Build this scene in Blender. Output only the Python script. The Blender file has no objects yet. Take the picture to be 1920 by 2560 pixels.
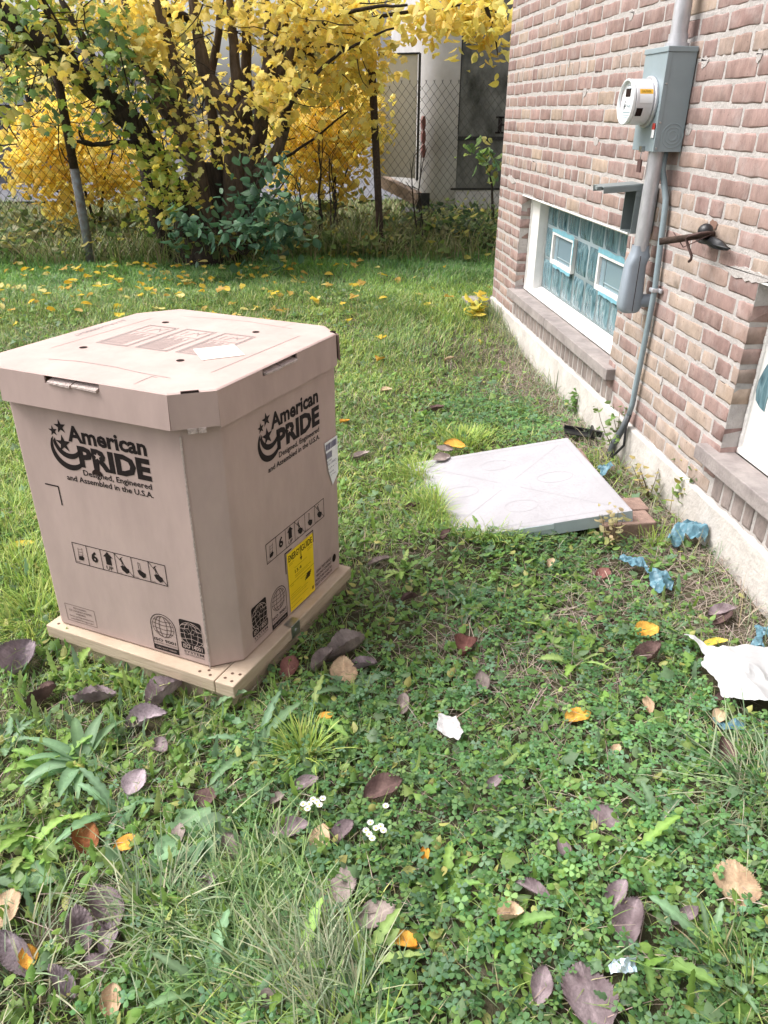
import bpy, math, random
import numpy as np
from mathutils import Vector, Matrix
from math import sin, cos, pi, radians

# ------------------------------------------------------------------ camera
scene = bpy.context.scene
CAMZ = 1.4257
CR = np.array([0.99440713, -0.10548264, 0.00528035])
CU = np.array([0.04483901, 0.4669171, 0.88316357])
CF = np.array([0.09562391, 0.87798738, -0.46903543])
FPX = 1884.6            # focal length in pixels of the 1920 px wide photograph
cam_d = bpy.data.cameras.new('camera')
cam = bpy.data.objects.new('camera', cam_d)
scene.collection.objects.link(cam)
cam_d.sensor_fit = 'HORIZONTAL'; cam_d.sensor_width = 36.0
cam_d.lens = 36.0 * FPX / 1920.0
cam_d.clip_start = 0.05; cam_d.clip_end = 600
M = Matrix(((CR[0], CU[0], -CF[0], 0), (CR[1], CU[1], -CF[1], 0), (CR[2], CU[2], -CF[2], CAMZ), (0, 0, 0, 1)))
cam.matrix_world = M
scene.camera = cam

# ------------------------------------------------------------------ light
SUN_AZ = radians(-76)      # from +Y towards +X
SUN_EL = radians(54)
world = bpy.data.worlds.new("World"); scene.world = world
world.use_nodes = True
wn = world.node_tree
for n in list(wn.nodes): wn.nodes.remove(n)
wo = wn.nodes.new('ShaderNodeOutputWorld'); bg = wn.nodes.new('ShaderNodeBackground')
sky = wn.nodes.new('ShaderNodeTexSky'); sky.sky_type = 'NISHITA'; sky.sun_disc = False
sky.sun_elevation = SUN_EL; sky.sun_rotation = SUN_AZ
sky.air_density = 1.0; sky.dust_density = 6.0; sky.ozone_density = 1.0
hs = wn.nodes.new('ShaderNodeHueSaturation'); hs.inputs['Saturation'].default_value = 0.22
bg.inputs['Strength'].default_value = 0.15
wn.links.new(sky.outputs[0], hs.inputs['Color']); wn.links.new(hs.outputs[0], bg.inputs['Color'])
wn.links.new(bg.outputs[0], wo.inputs['Surface'])
sd = bpy.data.lights.new('sun', 'SUN'); sd.energy = 1.25; sd.angle = radians(35); sd.color = (1.0, 0.955, 0.91)
so = bpy.data.objects.new('sun', sd); scene.collection.objects.link(so)
sv = Vector((sin(SUN_AZ) * cos(SUN_EL), cos(SUN_AZ) * cos(SUN_EL), sin(SUN_EL)))
so.rotation_euler = sv.to_track_quat('Z', 'Y').to_euler(); so.location = (-6, 2, 8)
scene.view_settings.view_transform = 'Standard'
scene.view_settings.look = 'None'
scene.view_settings.exposure = 1.0
scene.view_settings.gamma = 1.0
scene.render.engine = 'CYCLES'
scene.render.resolution_x = 768; scene.render.resolution_y = 1024
scene.cycles.max_bounces = 6; scene.cycles.diffuse_bounces = 3; scene.cycles.glossy_bounces = 3
scene.cycles.transmission_bounces = 4; scene.cycles.transparent_max_bounces = 6

rng = np.random.default_rng(7)
random.seed(11)

# ------------------------------------------------------------------ helpers
def ray(px, py):
    return CF + CR * ((px - 960) / FPX) - CU * ((py - 1280) / FPX)
CAM = np.array([0, 0, CAMZ])
def at_z(px, py, z):
    d = ray(px, py); return CAM + d * ((z - CAMZ) / d[2])
def at_y(px, py, y):
    d = ray(px, py); return CAM + d * (y / d[1])
def at_x(px, py, x):
    d = ray(px, py); return CAM + d * (x / d[0])
def sstep(a, b, x):
    t = np.clip((x - a) / (b - a), 0, 1); return t * t * (3 - 2 * t)
_ng = np.random.default_rng(3).random((64, 64))
def vnoise(x, y, s, o=0):
    """smooth value noise 0..1, feature size s metres"""
    X = np.asarray(x) / s + 17.3 + o * 7.1; Y = np.asarray(y) / s + 5.7 + o * 3.3
    xi = np.floor(X).astype(int); yi = np.floor(Y).astype(int); fx = X - xi; fy = Y - yi
    fx = fx * fx * (3 - 2 * fx); fy = fy * fy * (3 - 2 * fy)
    g = lambda i, j: _ng[i % 64, j % 64]
    return (g(xi, yi) * (1 - fx) + g(xi + 1, yi) * fx) * (1 - fy) + (g(xi, yi + 1) * (1 - fx) + g(xi + 1, yi + 1) * fx) * fy
def H(x, y):
    x = np.asarray(x, float); y = np.asarray(y, float)
    h = 0.13 * sstep(4.2, 6.0, y) + 0.04 * sstep(6.4, 7.6, y)
    h = h + 0.03 * np.exp(-((x - 1.3) ** 2 + (y - 2.4) ** 2) / 0.25)
    h = h + 0.055 * np.exp(-((x - .40) / .16) ** 2 - ((y - 2.50) / .5) ** 2) + .045*np.exp(-((x - .55) / .25) ** 2 - ((y - 2.29) / .10) ** 2)
    h = h + (vnoise(x, y, 0.5) - .5) * 0.03 + (vnoise(x, y, 0.16, 2) - .5) * 0.016
    return h
def G(px, py, up=0.0):
    z = 0.0
    for _ in range(6):
        P = at_z(px, py, z + up); z = float(H(P[0], P[1]))
    return np.array([P[0], P[1], z + up])
def D(px, py, up=0.0):       # point read off the photograph at 1659 px width
    return G(px * 1.15732, py * 1.15732, up)
def in_view(x, y, z=0.03, m=0.12):
    P = np.stack([x, y, np.full_like(x, z) - CAMZ], -1)
    w = P @ CF; a = np.abs(P @ CR) / w; b = np.abs(P @ CU) / w
    return (w > 0.1) & (a < 0.5094 + m) & (b < 0.679 + m)

COL = scene.collection
def link(o, parent=None):
    COL.objects.link(o)
    if parent is not None:
        o.parent = parent
        o.matrix_parent_inverse = parent_world(parent).inverted()
    return o
def parent_world(p):
    m = p.matrix_basis.copy(); q = p
    while q.parent is not None:
        m = q.parent.matrix_basis @ q.matrix_parent_inverse @ m if False else (q.matrix_parent_inverse @ m)
        m = q.parent.matrix_basis @ m; q = q.parent
    return m
def tag(o, label=None, cat=None, group=None, kind=None):
    if label: o['label'] = label
    if cat: o['category'] = cat
    if group: o['group'] = group
    if kind: o['kind'] = kind
    return o
def thing(name, label, cat, loc=(0, 0, 0), group=None):
    o = bpy.data.objects.new(name, None); o.empty_display_size = 0.05
    o.location = tuple(float(a) for a in loc); COL.objects.link(o)
    return tag(o, label, cat, group)

class MB:
    def __init__(s): s.v = []; s.f = []; s.m = []; s.c = []; s.usec = False
    def add(s, vs, fs, mi=0, col=None):
        b = len(s.v); s.v += [tuple(map(float, p)) for p in vs]
        s.f += [tuple(b + i for i in f) for f in fs]; s.m += [mi] * len(fs)
        if col is not None: s.usec = True
        s.c += [tuple(col) if col is not None else (1, 1, 1)] * len(vs)
        return b
    def box(s, c, size, R=None, mi=0, col=None):
        hx, hy, hz = [a / 2 for a in size]; vs = []
        for x, y, z in ((-1,-1,-1),(1,-1,-1),(1,1,-1),(-1,1,-1),(-1,-1,1),(1,-1,1),(1,1,1),(-1,1,1)):
            p = Vector((x*hx, y*hy, z*hz))
            if R is not None: p = R @ p
            vs.append((p.x + c[0], p.y + c[1], p.z + c[2]))
        s.add(vs, [(0,3,2,1),(4,5,6,7),(0,1,5,4),(1,2,6,5),(2,3,7,6),(3,0,4,7)], mi, col)
    def box2(s, lo, hi, mi=0, col=None):
        s.box([(a+b)/2 for a, b in zip(lo, hi)], [abs(b-a) for a, b in zip(lo, hi)], None, mi, col)
    def tube(s, pts, rad, n=8, mi=0, col=None, caps=True, jit=0):
        pts = [Vector([float(a) for a in p]) for p in pts]
        if not hasattr(rad, '__len__'): rad = [rad] * len(pts)
        vs = []; fs = []; prev = None
        for i, p in enumerate(pts):
            a = pts[max(i-1, 0)]; b = pts[min(i+1, len(pts)-1)]; t = (b - a).normalized()
            if prev is None:
                x = t.orthogonal().normalized()
            else:
                x = (prev - t * prev.dot(t)); x = x.normalized() if x.length > 1e-6 else t.orthogonal().normalized()
            prev = x; y = t.cross(x)
            for k in range(n):
                r = rad[i] * (1 + (random.uniform(-jit, jit) if jit else 0))
                vs.append(p + x * (r * cos(2*pi*k/n)) + y * (r * sin(2*pi*k/n)))
        for i in range(len(pts)-1):
            for k in range(n):
                fs.append((i*n+k, i*n+(k+1) % n, (i+1)*n+(k+1) % n, (i+1)*n+k))
        if caps:
            fs.append(tuple(range(n-1, -1, -1))); fs.append(tuple((len(pts)-1)*n+k for k in range(n)))
        s.add(vs, fs, mi, col)
    def prism(s, poly, z0, z1, mi=0, col=None):
        n = len(poly); vs = [(x, y, z0) for x, y in poly] + [(x, y, z1) for x, y in poly]
        s.add(vs, [tuple(range(n-1, -1, -1)), tuple(range(n, 2*n))] + [(i, (i+1) % n, n+(i+1) % n, n+i) for i in range(n)], mi, col)
    def build(s, name, mats, parent=None, smooth=False, bevel=0, seg=2, auto=None):
        me = bpy.data.meshes.new(name); me.from_pydata(s.v, [], s.f); me.update()
        if not isinstance(mats, (list, tuple)): mats = [mats]
        for m in mats: me.materials.append(m)
        me.polygons.foreach_set('material_index', s.m)
        if smooth: me.polygons.foreach_set('use_smooth', [True] * len(s.f))
        if s.usec:
            a = me.color_attributes.new('Col', 'FLOAT_COLOR', 'POINT')
            a.data.foreach_set('color', np.concatenate([np.array(s.c), np.ones((len(s.c), 1))], 1).astype(np.float32).ravel())
        o = bpy.data.objects.new(name, me)
        if bevel:
            b = o.modifiers.new('bevel', 'BEVEL'); b.width = bevel; b.segments = seg; b.limit_method = 'ANGLE'; b.angle_limit = radians(40)
        if auto:
            me.polygons.foreach_set('use_smooth', [True] * len(s.f)); me.set_sharp_from_angle(angle=radians(auto))
        return link(o, parent)

def npmesh(name, V, faces, mats, col=None, parent=None, smooth=False, midx=None):
    """V (N,k,3) copies of a template with shared face list; col (N,3) or (N,k,3)"""
    N, k, _ = V.shape; nf = len(faces)
    lt = np.concatenate([np.array(f) for f in faces]); tot = np.array([len(f) for f in faces])
    loops = (lt[None] + (np.arange(N) * k)[:, None]).ravel().astype(np.int32)
    starts = np.concatenate([[0], np.cumsum(np.tile(tot, N))[:-1]]).astype(np.int32)
    me = bpy.data.meshes.new(name)
    me.vertices.add(N * k); me.vertices.foreach_set('co', V.astype(np.float32).ravel())
    me.loops.add(len(loops)); me.loops.foreach_set('vertex_index', loops)
    me.polygons.add(N * nf); me.polygons.foreach_set('loop_start', starts)
    if midx is not None: me.polygons.foreach_set('material_index', np.repeat(midx, nf).astype(np.int32))
    if smooth: me.polygons.foreach_set('use_smooth', np.ones(N * nf, dtype=bool))
    for m in (mats if isinstance(mats, (list, tuple)) else [mats]): me.materials.append(m)
    me.update(calc_edges=True); me.validate()
    if col is not None:
        if col.ndim == 2: col = np.repeat(col[:, None], k, 1)
        a = me.color_attributes.new('Col', 'FLOAT_COLOR', 'POINT')
        a.data.foreach_set('color', np.concatenate([col.reshape(-1, 3), np.ones((N * k, 1))], 1).astype(np.float32).ravel())
    o = bpy.data.objects.new(name, me)
    return link(o, parent)

def joinV(parts):
    """merge a list of (V, faces, col) different templates into one object data"""
    return parts

# ------------------------------------------------------------------ materials
def nodes(m):
    m.use_nodes = True; nt = m.node_tree
    return nt, nt.nodes, nt.links, nt.nodes['Principled BSDF']
def mat(name, col, rough=0.7, metal=0.0, var=0.0, scale=20.0, bump=0.0, bscale=60.0, stretch=(1,1,1), vcol=False, col2=None, spec=0.3, trans=0.0, detail=4):
    m = bpy.data.materials.new(name); nt, N, L, p = nodes(m)
    p.inputs['Roughness'].default_value = rough; p.inputs['Metallic'].default_value = metal
    p.inputs['Specular IOR Level'].default_value = spec
    tc = N.new('ShaderNodeTexCoord'); mp = N.new('ShaderNodeMapping'); mp.inputs['Scale'].default_value = stretch
    L.new(tc.outputs['Object'], mp.inputs['Vector'])
    out = None
    if vcol:
        a = N.new('ShaderNodeAttribute'); a.attribute_name = 'Col'; out = a.outputs['Color']
    if var or col2:
        nz = N.new('ShaderNodeTexNoise'); nz.inputs['Scale'].default_value = scale; nz.inputs['Detail'].default_value = detail
        nz.inputs['Roughness'].default_value = 0.65
        L.new(mp.outputs[0], nz.inputs['Vector'])
        rp = N.new('ShaderNodeValToRGB'); rp.color_ramp.elements[0].position = 0.32; rp.color_ramp.elements[1].position = 0.68
        L.new(nz.outputs['Fac'], rp.inputs['Fac'])
        if vcol:
            rp.color_ramp.elements[0].color = (1-var, 1-var, 1-var, 1); rp.color_ramp.elements[1].color = (1+var*.6, 1+var*.6, 1+var*.6, 1)
            mx = N.new('ShaderNodeMix'); mx.data_type = 'RGBA'; mx.blend_type = 'MULTIPLY'; mx.inputs[0].default_value = 1
            L.new(out, mx.inputs[6]); L.new(rp.outputs[0], mx.inputs[7]); out = mx.outputs[2]
        else:
            c2 = col2 or tuple(c * (1 - var) for c in col); c1 = col if col2 else tuple(min(1, c * (1 + var * .6)) for c in col)
            rp.color_ramp.elements[0].color = (*c2, 1); rp.color_ramp.elements[1].color = (*c1, 1); out = rp.outputs[0]
    if out is not None: L.new(out, p.inputs['Base Color'])
    else: p.inputs['Base Color'].default_value = (*col, 1)
    if bump:
        nb = N.new('ShaderNodeTexNoise'); nb.inputs['Scale'].default_value = bscale; nb.inputs['Detail'].default_value = 5
        L.new(mp.outputs[0], nb.inputs['Vector'])
        b = N.new('ShaderNodeBump'); b.inputs['Strength'].default_value = bump; b.inputs['Distance'].default_value = 0.01
        L.new(nb.outputs['Fac'], b.inputs['Height']); L.new(b.outputs[0], p.inputs['Normal'])
    if trans:
        tr = N.new('ShaderNodeBsdfTranslucent'); ms = N.new('ShaderNodeMixShader'); ms.inputs[0].default_value = trans
        if out is not None: L.new(out, tr.inputs['Color'])
        else: tr.inputs['Color'].default_value = (*col, 1)
        o = N['Material Output']; L.new(p.outputs[0], ms.inputs[1]); L.new(tr.outputs[0], ms.inputs[2]); L.new(ms.outputs[0], o.inputs['Surface'])
    return m

M_leafy = mat('foliage', (1,1,1), rough=0.5, vcol=True, var=0.12, scale=90, trans=0.45, spec=0.35)
M_grass = mat('grass_blades', (1,1,1), rough=0.45, vcol=True, trans=0.3, spec=0.35)
M_dead = mat('dead_leaf', (1,1,1), rough=0.75, vcol=True, var=0.25, scale=55, bump=0.25, bscale=180, spec=0.2, trans=0.08)
M_thatch = mat('dry_thatch', (1,1,1), rough=0.9, vcol=True, spec=0.1)
M_bark = mat('bark', (.105,.078,.062), rough=0.95, var=0.55, scale=22, bump=0.9, bscale=40, stretch=(1,1,.25), spec=0.15)
M_barkd = mat('dark_bark', (.045,.036,.03), rough=0.95, var=0.5, scale=30, bump=0.7, bscale=50, stretch=(1,1,.3), spec=0.15)
M_card = mat('cardboard', (.475,.360,.330), rough=0.88, var=0.10, scale=9, bump=0.10, bscale=32, stretch=(1,1,.35), spec=0.15)
M_cardedge = mat('torn_cardboard', (.52,.43,.40), rough=0.95, var=0.3, scale=120, bump=0.4, bscale=200, spec=0.1)
M_hole = mat('dark_inside', (.03,.02,.018), rough=0.95, spec=0.05)
M_ink = mat('black_print', (.022,.016,.016), rough=0.75, var=0.3, scale=90, spec=0.15)
M_inkg = mat('faint_print', (.32,.28,.27), rough=0.85, spec=0.1)
M_inkb = mat('brown_print', (.07,.045,.04), rough=0.8, spec=0.1)
M_pallet = mat('pallet_wood', (.56,.45,.345), rough=0.8, col2=(.43,.33,.245), scale=7, bump=0.25, bscale=20, stretch=(1,1,14), spec=0.2)
M_pallet2 = mat('pallet_top_wood', (.58,.47,.36), rough=0.8, col2=(.45,.35,.26), scale=24, bump=0.2, bscale=40, spec=0.2)
M_knot = mat('nail_mark', (.12,.07,.05), rough=0.8)
M_yellow = mat('yellow_label', (.86,.60,.012), rough=0.45, spec=0.4)
M_white = mat('white_paper', (.82,.82,.84), rough=0.6)
M_steel = mat('zinc_bracket', (.45,.46,.46), rough=0.35, metal=0.9, var=0.2, scale=60)
M_galv = mat('galvanised_pipe', (.55,.55,.58), rough=0.45, metal=0.55, var=0.16, scale=45, bump=0.05, bscale=120, stretch=(1,1,.35))
M_grey = mat('grey_enamel', (.255,.315,.345), rough=0.4, var=0.07, scale=8, spec=0.5)
M_greyd = mat('grey_plastic', (.19,.22,.225), rough=0.45, var=0.08, scale=14, spec=0.4)
M_lb = mat('grey_pvc', (.27,.31,.36), rough=0.35, var=0.06, scale=16, spec=0.5)
M_thin = mat('grey_conduit', (.24,.30,.33), rough=0.4, var=0.12, scale=30, spec=0.45)
M_frame = mat('white_paint', (.78,.76,.74), rough=0.6, var=0.06, scale=14, bump=0.12, bscale=60)
M_found = mat('painted_concrete', (.62,.585,.55), rough=0.9, col2=(.42,.385,.355), scale=6, bump=0.45, bscale=60, detail=8)
M_sill = mat('limestone_sill', (.345,.305,.29), rough=0.9, col2=(.215,.185,.18), scale=11, bump=0.35, bscale=70, detail=7)
M_pad = mat('white_pad', (.365,.355,.375), rough=0.7, var=0.10, scale=5, bump=0.25, bscale=60)
M_padside = mat('pad_side', (.40,.46,.50), rough=0.7, var=0.1, scale=12)
M_paver = mat('red_paver', (.29,.195,.16), rough=0.9, var=0.25, scale=30, bump=0.4, bscale=120)
M_black = mat('black_rubber', (.012,.012,.014), rough=0.4, spec=0.5)
M_rust = mat('rusty_steel', (.055,.036,.028), rough=0.9, var=0.45, scale=45, bump=0.4, bscale=90)
M_wire = mat('old_wire', (.055,.055,.052), rough=0.7, metal=0.3)
M_postg = mat('weathered_post', (.17,.20,.22), rough=0.8, col2=(.10,.075,.06), scale=18, bump=0.3, bscale=60)
M_tape = mat('blue_tape', (.20,.43,.52), rough=0.6, var=0.15, scale=40)
M_blue = mat('blue_film', (.13,.27,.34), rough=0.35, var=0.3, scale=35, spec=0.5, trans=0.2)
M_bag = mat('white_film', (.56,.56,.57), rough=0.45, spec=0.4, trans=0.15)
M_foil = mat('foil', (.55,.65,.72), rough=0.3, metal=0.6)
M_redwire = mat('red_wire', (.45,.06,.09), rough=0.4)

# brick, mortar
def brick_material():
    m = bpy.data.materials.new('brick'); nt, N, L, p = nodes(m)
    p.inputs['Roughness'].default_value = 0.9; p.inputs['Specular IOR Level'].default_value = 0.15
    a = N.new('ShaderNodeAttribute'); a.attribute_name = 'Col'
    tc = N.new('ShaderNodeTexCoord')
    def nz(scale, st, det=5, lo=.35, hi=.65, c0=0., c1=1.):
        mp = N.new('ShaderNodeMapping'); mp.inputs['Scale'].default_value = st; L.new(tc.outputs['Object'], mp.inputs['Vector'])
        n = N.new('ShaderNodeTexNoise'); n.inputs['Scale'].default_value = scale; n.inputs['Detail'].default_value = det; n.inputs['Roughness'].default_value = .65
        L.new(mp.outputs[0], n.inputs['Vector']); r = N.new('ShaderNodeMapRange')
        r.inputs[1].default_value = lo; r.inputs[2].default_value = hi; r.inputs[3].default_value = c0; r.inputs[4].default_value = c1
        L.new(n.outputs['Fac'], r.inputs[0]); return r.outputs[0], n.outputs['Fac']
    s, _ = nz(19, (1, 1, .16), 5, .42, .72)            # vertical drag streaks
    b, _ = nz(20, (1, 1, .7), 8, .3, .72, .70, 1.24)    # blotches
    pits, _ = nz(85, (1, 1, .8), 3, .66, .73)          # pits
    chalk, _ = nz(9, (1, 1, 1), 7, .50, .75, 0, .5)
    def mix(x, y, f, mode='MIX'):
        mx = N.new('ShaderNodeMix'); mx.data_type = 'RGBA'; mx.blend_type = mode
        for i, q in ((0, f), (6, x), (7, y)):
            if isinstance(q, (int, float)): mx.inputs[i].default_value = q
            elif isinstance(q, tuple): mx.inputs[i].default_value = (*q, 1)
            else: L.new(q, mx.inputs[i])
        return mx.outputs[2]
    c = mix(a.outputs['Color'], b, 1.0, 'MULTIPLY')
    f = N.new('ShaderNodeMath'); f.operation = 'MULTIPLY'; f.inputs[1].default_value = .24; L.new(s, f.inputs[0])
    c = mix(c, (.45, .36, .325), f.outputs[0])
    c = mix(c, (.44, .385, .37), chalk)
    f2 = N.new('ShaderNodeMath'); f2.operation = 'MULTIPLY'; f2.inputs[1].default_value = .8; L.new(pits, f2.inputs[0])
    c = mix(c, (.12, .085, .07), f2.outputs[0])
    L.new(c, p.inputs['Base Color'])
    _, h = nz(70, (1, 1, .5), 6)
    bm = N.new('ShaderNodeBump'); bm.inputs['Strength'].default_value = .55; bm.inputs['Distance'].default_value = .006
    L.new(h, bm.inputs['Height']); L.new(bm.outputs[0], p.inputs['Normal'])
    return m
M_brick = brick_material()
M_mortar = mat('mortar', (.465,.43,.415), rough=0.95, col2=(.37,.34,.325), scale=22, bump=0.5, bscale=110, detail=8)

def glass_material():
    m = bpy.data.materials.new('wavy_glass_block'); nt, N, L, p = nodes(m)
    p.inputs['Roughness'].default_value = 0.16; p.inputs['Specular IOR Level'].default_value = 0.8
    tc = N.new('ShaderNodeTexCoord'); mp = N.new('ShaderNodeMapping'); mp.inputs['Scale'].default_value = (1, 1, .22)
    L.new(tc.outputs['Object'], mp.inputs['Vector'])
    n = N.new('ShaderNodeTexNoise'); n.inputs['Scale'].default_value = 34; n.inputs['Detail'].default_value = 3; n.inputs['Distortion'].default_value = 1.2
    L.new(mp.outputs[0], n.inputs['Vector'])
    r = N.new('ShaderNodeValToRGB'); e = r.color_ramp.elements
    e[0].position = .3; e[0].color = (.03, .07, .09, 1); e[1].position = .72; e[1].color = (.23, .35, .39, 1)
    k = e.new(.48); k.color = (.095, .18, .215, 1)
    L.new(n.outputs['Fac'], r.inputs[0]); L.new(r.outputs[0], p.inputs['Base Color'])
    b = N.new('ShaderNodeBump'); b.inputs['Strength'].default_value = .8; b.inputs['Distance'].default_value = .012
    L.new(n.outputs['Fac'], b.inputs['Height']); L.new(b.outputs[0], p.inputs['Normal'])
    return m
M_glass = glass_material()
M_gjoint = mat('block_joint', (.29,.36,.385), rough=0.7)
M_vent = mat('vent_pane', (.20,.28,.33), rough=0.15, spec=0.8)

def ground_material():
    m = bpy.data.materials.new('soil'); nt, N, L, p = nodes(m)
    p.inputs['Roughness'].default_value = 1.0; p.inputs['Specular IOR Level'].default_value = 0.05
    tc = N.new('ShaderNodeTexCoord')
    n = N.new('ShaderNodeTexNoise'); n.inputs['Scale'].default_value = 9; n.inputs['Detail'].default_value = 9; n.inputs['Roughness'].default_value = .7
    L.new(tc.outputs['Object'], n.inputs['Vector'])
    r = N.new('ShaderNodeValToRGB'); e = r.color_ramp.elements
    e[0].position = .3; e[0].color = (.05, .042, .032, 1); e[1].position = .75; e[1].color = (.22, .18, .145, 1)
    k = e.new(.5); k.color = (.10, .09, .055, 1)
    L.new(n.outputs['Fac'], r.inputs[0]); L.new(r.outputs[0], p.inputs['Base Color'])
    b = N.new('ShaderNodeBump'); b.inputs['Strength'].default_value = 1; b.inputs['Distance'].default_value = .03
    L.new(n.outputs['Fac'], b.inputs['Height']); L.new(b.outputs[0], p.inputs['Normal'])
    return m
M_soil = ground_material()

# ------------------------------------------------------------------ ground (one sheet)
def axis(lo, a, b, hi, step):
    core = np.arange(a, b + 1e-6, step)
    left = a - np.geomspace(step, a - lo, 22)[::-1]; right = b + np.geomspace(step, hi - b, 22)
    return np.concatenate([left, core, right])
gx = axis(-250, -4.0, 3.2, 250, .06); gy = axis(-60, .3, 10.0, 300, .06)
XX, YY = np.meshgrid(gx, gy); ZZ = H(XX, YY)
nx, ny = len(gx), len(gy)
me = bpy.data.meshes.new('ground')
me.vertices.add(nx * ny); me.vertices.foreach_set('co', np.stack([XX, YY, ZZ], -1).astype(np.float32).ravel())
I = (np.arange(ny - 1)[:, None] * nx + np.arange(nx - 1)[None]).ravel()
lp = np.stack([I, I + 1, I + nx + 1, I + nx], -1).astype(np.int32).ravel()
me.loops.add(len(lp)); me.loops.foreach_set('vertex_index', lp)
me.polygons.add(len(I)); me.polygons.foreach_set('loop_start', np.arange(0, len(lp), 4).astype(np.int32))
me.polygons.foreach_set('use_smooth', np.ones(len(I), bool)); me.update(calc_edges=True)
me.materials.append(M_soil)
tag(link(bpy.data.objects.new('ground', me)), kind='structure')

# ------------------------------------------------------------------ brick house
WX = 1.44
house = thing('brick_house', 'pinkish brick house wall with two basement windows and a whitewashed foundation', 'house', (WX, 5.72, 0))
CHh = 0.07
W1 = (3.37, 5.107); W2 = (0.567, 2.304); ZS, ZL = 0.37, 0.96; ZT = 3.2; YE = 5.72; YB = -1.2; FT = 0.195
openings = [W1, W2]
def brick_geo():
    NU, NV = 7, 4
    Vs = []; Cs = []
    us = np.array([0,.035,.3,.5,.7,.965,1]); vs = np.array([0,.09,.91,1])
    palette = np.array([(.270,.180,.160),(.295,.200,.180),(.240,.158,.143),(.315,.222,.188),(.28,.188,.168),(.345,.262,.205)])
    r = np.random.default_rng(5)
    spans = []
    j = -11
    while ZL + j * CHh < ZT:
        z0 = ZL + j * CHh; z1 = z0 + CHh
        header = ((j + 5) % 7 == 0)
        pitch = .1075 if header else .2085
        off = (j % 2) * .105 + r.uniform(-.02, .02) - (.05 if header else 0)
        y = YE
        edges = [YE]; y = YE - (pitch * (.5 if j % 2 else 1) + r.uniform(-.01, .01))
        while y > YB: edges.append(y); y -= pitch * (1 + r.uniform(-.04, .04))
        edges.append(YB)
        for a, b in zip(edges[1:], edges[:-1]):     # a<b
            segs = [(a, b)]
            for (o0, o1) in openings:
                if z0 < ZL - .01 and z1 > ZS - .05:
                    ns = []
                    for (s0, s1) in segs:
                        if s1 <= o0 or s0 >= o1: ns.append((s0, s1)); continue
                        if s0 < o0: ns.append((s0, o0 + .004))
                        if s1 > o1: ns.append((o1 - .004, s1))
                    segs = ns
                elif z1 <= ZS - .05 + .001 and z1 > .1:     # rowlock courses below sill are built apart
                    ns = []
                    for (s0, s1) in segs:
                        if s1 <= o0 - .1 or s0 >= o1 + .02: ns.append((s0, s1)); continue
                        if s0 < o0 - .1: ns.append((s0, o0 - .1))
                        if s1 > o1 + .02: ns.append((o1 + .02, s1))
                    segs = ns
            for (s0, s1) in segs:
                if s1 - s0 > .025: spans.append((s0, s1, z0, z1, header))
        j += 1
    for (o0, o1) in openings:          # rowlock course under each sill
        y = o0 - .09
        while y < o1 - .02:
            w = r.uniform(.066, .075); spans.append((y, min(y + w, o1 + .01), FT - .002, ZS - .058, 2)); y += w
    for (s0, s1, z0, z1, hd) in spans:
        g = .0072
        cy0, cy1 = s0 + g * r.uniform(.5, 1.2), s1 - g * r.uniform(.5, 1.2)
        cz0, cz1 = z0 + g * r.uniform(.9, 1.4), z1 - g * r.uniform(.9, 1.4)
        if z1 - z0 < CHh + .001 and z0 < ZS and z1 > ZS: pass
        dx = r.uniform(-.0008, .0006); tl = r.uniform(-.0006, .0006, 2)
        P = np.zeros((NV, NU, 3))
        U, Vv = np.meshgrid(us, vs)
        edge = (U < .01) | (U > .99) | (Vv < .01) | (Vv > .99)
        corner = ((U < .01) | (U > .99)) & ((Vv < .01) | (Vv > .99))
        jit = lambda s: r.uniform(-s, s, U.shape)
        rough = .0030 if hd != 2 else .003
        Yc = cy0 + (cy1 - cy0) * U + np.where(edge, jit(rough), jit(.002)) + np.where(corner, np.sign(.5 - U) * .003, 0)
        Zc = cz0 + (cz1 - cz0) * Vv + np.where(edge, jit(rough), jit(.002)) + np.where(corner, np.sign(.5 - Vv) * .003, 0)
        Xc = WX + dx + tl[0] * (U - .5) + tl[1] * (Vv - .5) + jit(.0003) + np.where(edge, .0006 + r.uniform(0, .0010, U.shape), 0)
        P[..., 0] = Xc; P[..., 1] = Yc; P[..., 2] = Zc
        Bk = np.zeros((4, 3))
        for k, (yy, zz) in enumerate(((cy0, cz0), (cy1, cz0), (cy1, cz1), (cy0, cz1))): Bk[k] = (WX + .095, yy, zz)
        Vs.append(np.concatenate([P.reshape(-1, 3), Bk]))
        c = palette[r.choice(6, p=[.25, .22, .15, .13, .15, .10])] if not (hd and r.random() < .5) else np.array((.33, .25, .21))
        if s0 < 3.3 and z0 < 1.1 and r.random() < .45: c = np.array((.36, .28, .23))
        if hd == 2: c = np.array((.26, .215, .20)) * r.uniform(.85, 1.15)
        Cs.append(c * r.uniform(.88, 1.12))
    faces = []
    for v in range(NV - 1):
        for u in range(NU - 1):
            a = v * NU + u; faces.append((a, a + NU, a + NU + 1, a + 1))
    B = NV * NU
    bot = list(range(NU)); top = [(NV-1)*NU + u for u in range(NU)]
    faces.append(tuple([B+1, B] + bot)); faces.append(tuple([B+3, B+2] + top[::-1]))
    lft = [v*NU for v in range(NV)]; rgt = [v*NU + NU-1 for v in range(NV)]
    faces.append(tuple([B, B+3] + lft[::-1])); faces.append(tuple([B+2, B+1] + rgt))
    faces.append((B, B+1, B+2, B+3))
    return np.array(Vs), faces, np.array(Cs)
V, F_, C_ = brick_geo()
wall = npmesh('wall', V, F_, M_brick, col=C_, parent=house)
mb = MB(); mx0, mx1 = WX + .0013, WX + .10
def slab(y0, y1, z0, z1): mb.box2((mx0, y0, z0), (mx1, y1, z1))
slab(YB, YE - .004, ZL + .002, ZT)
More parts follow.
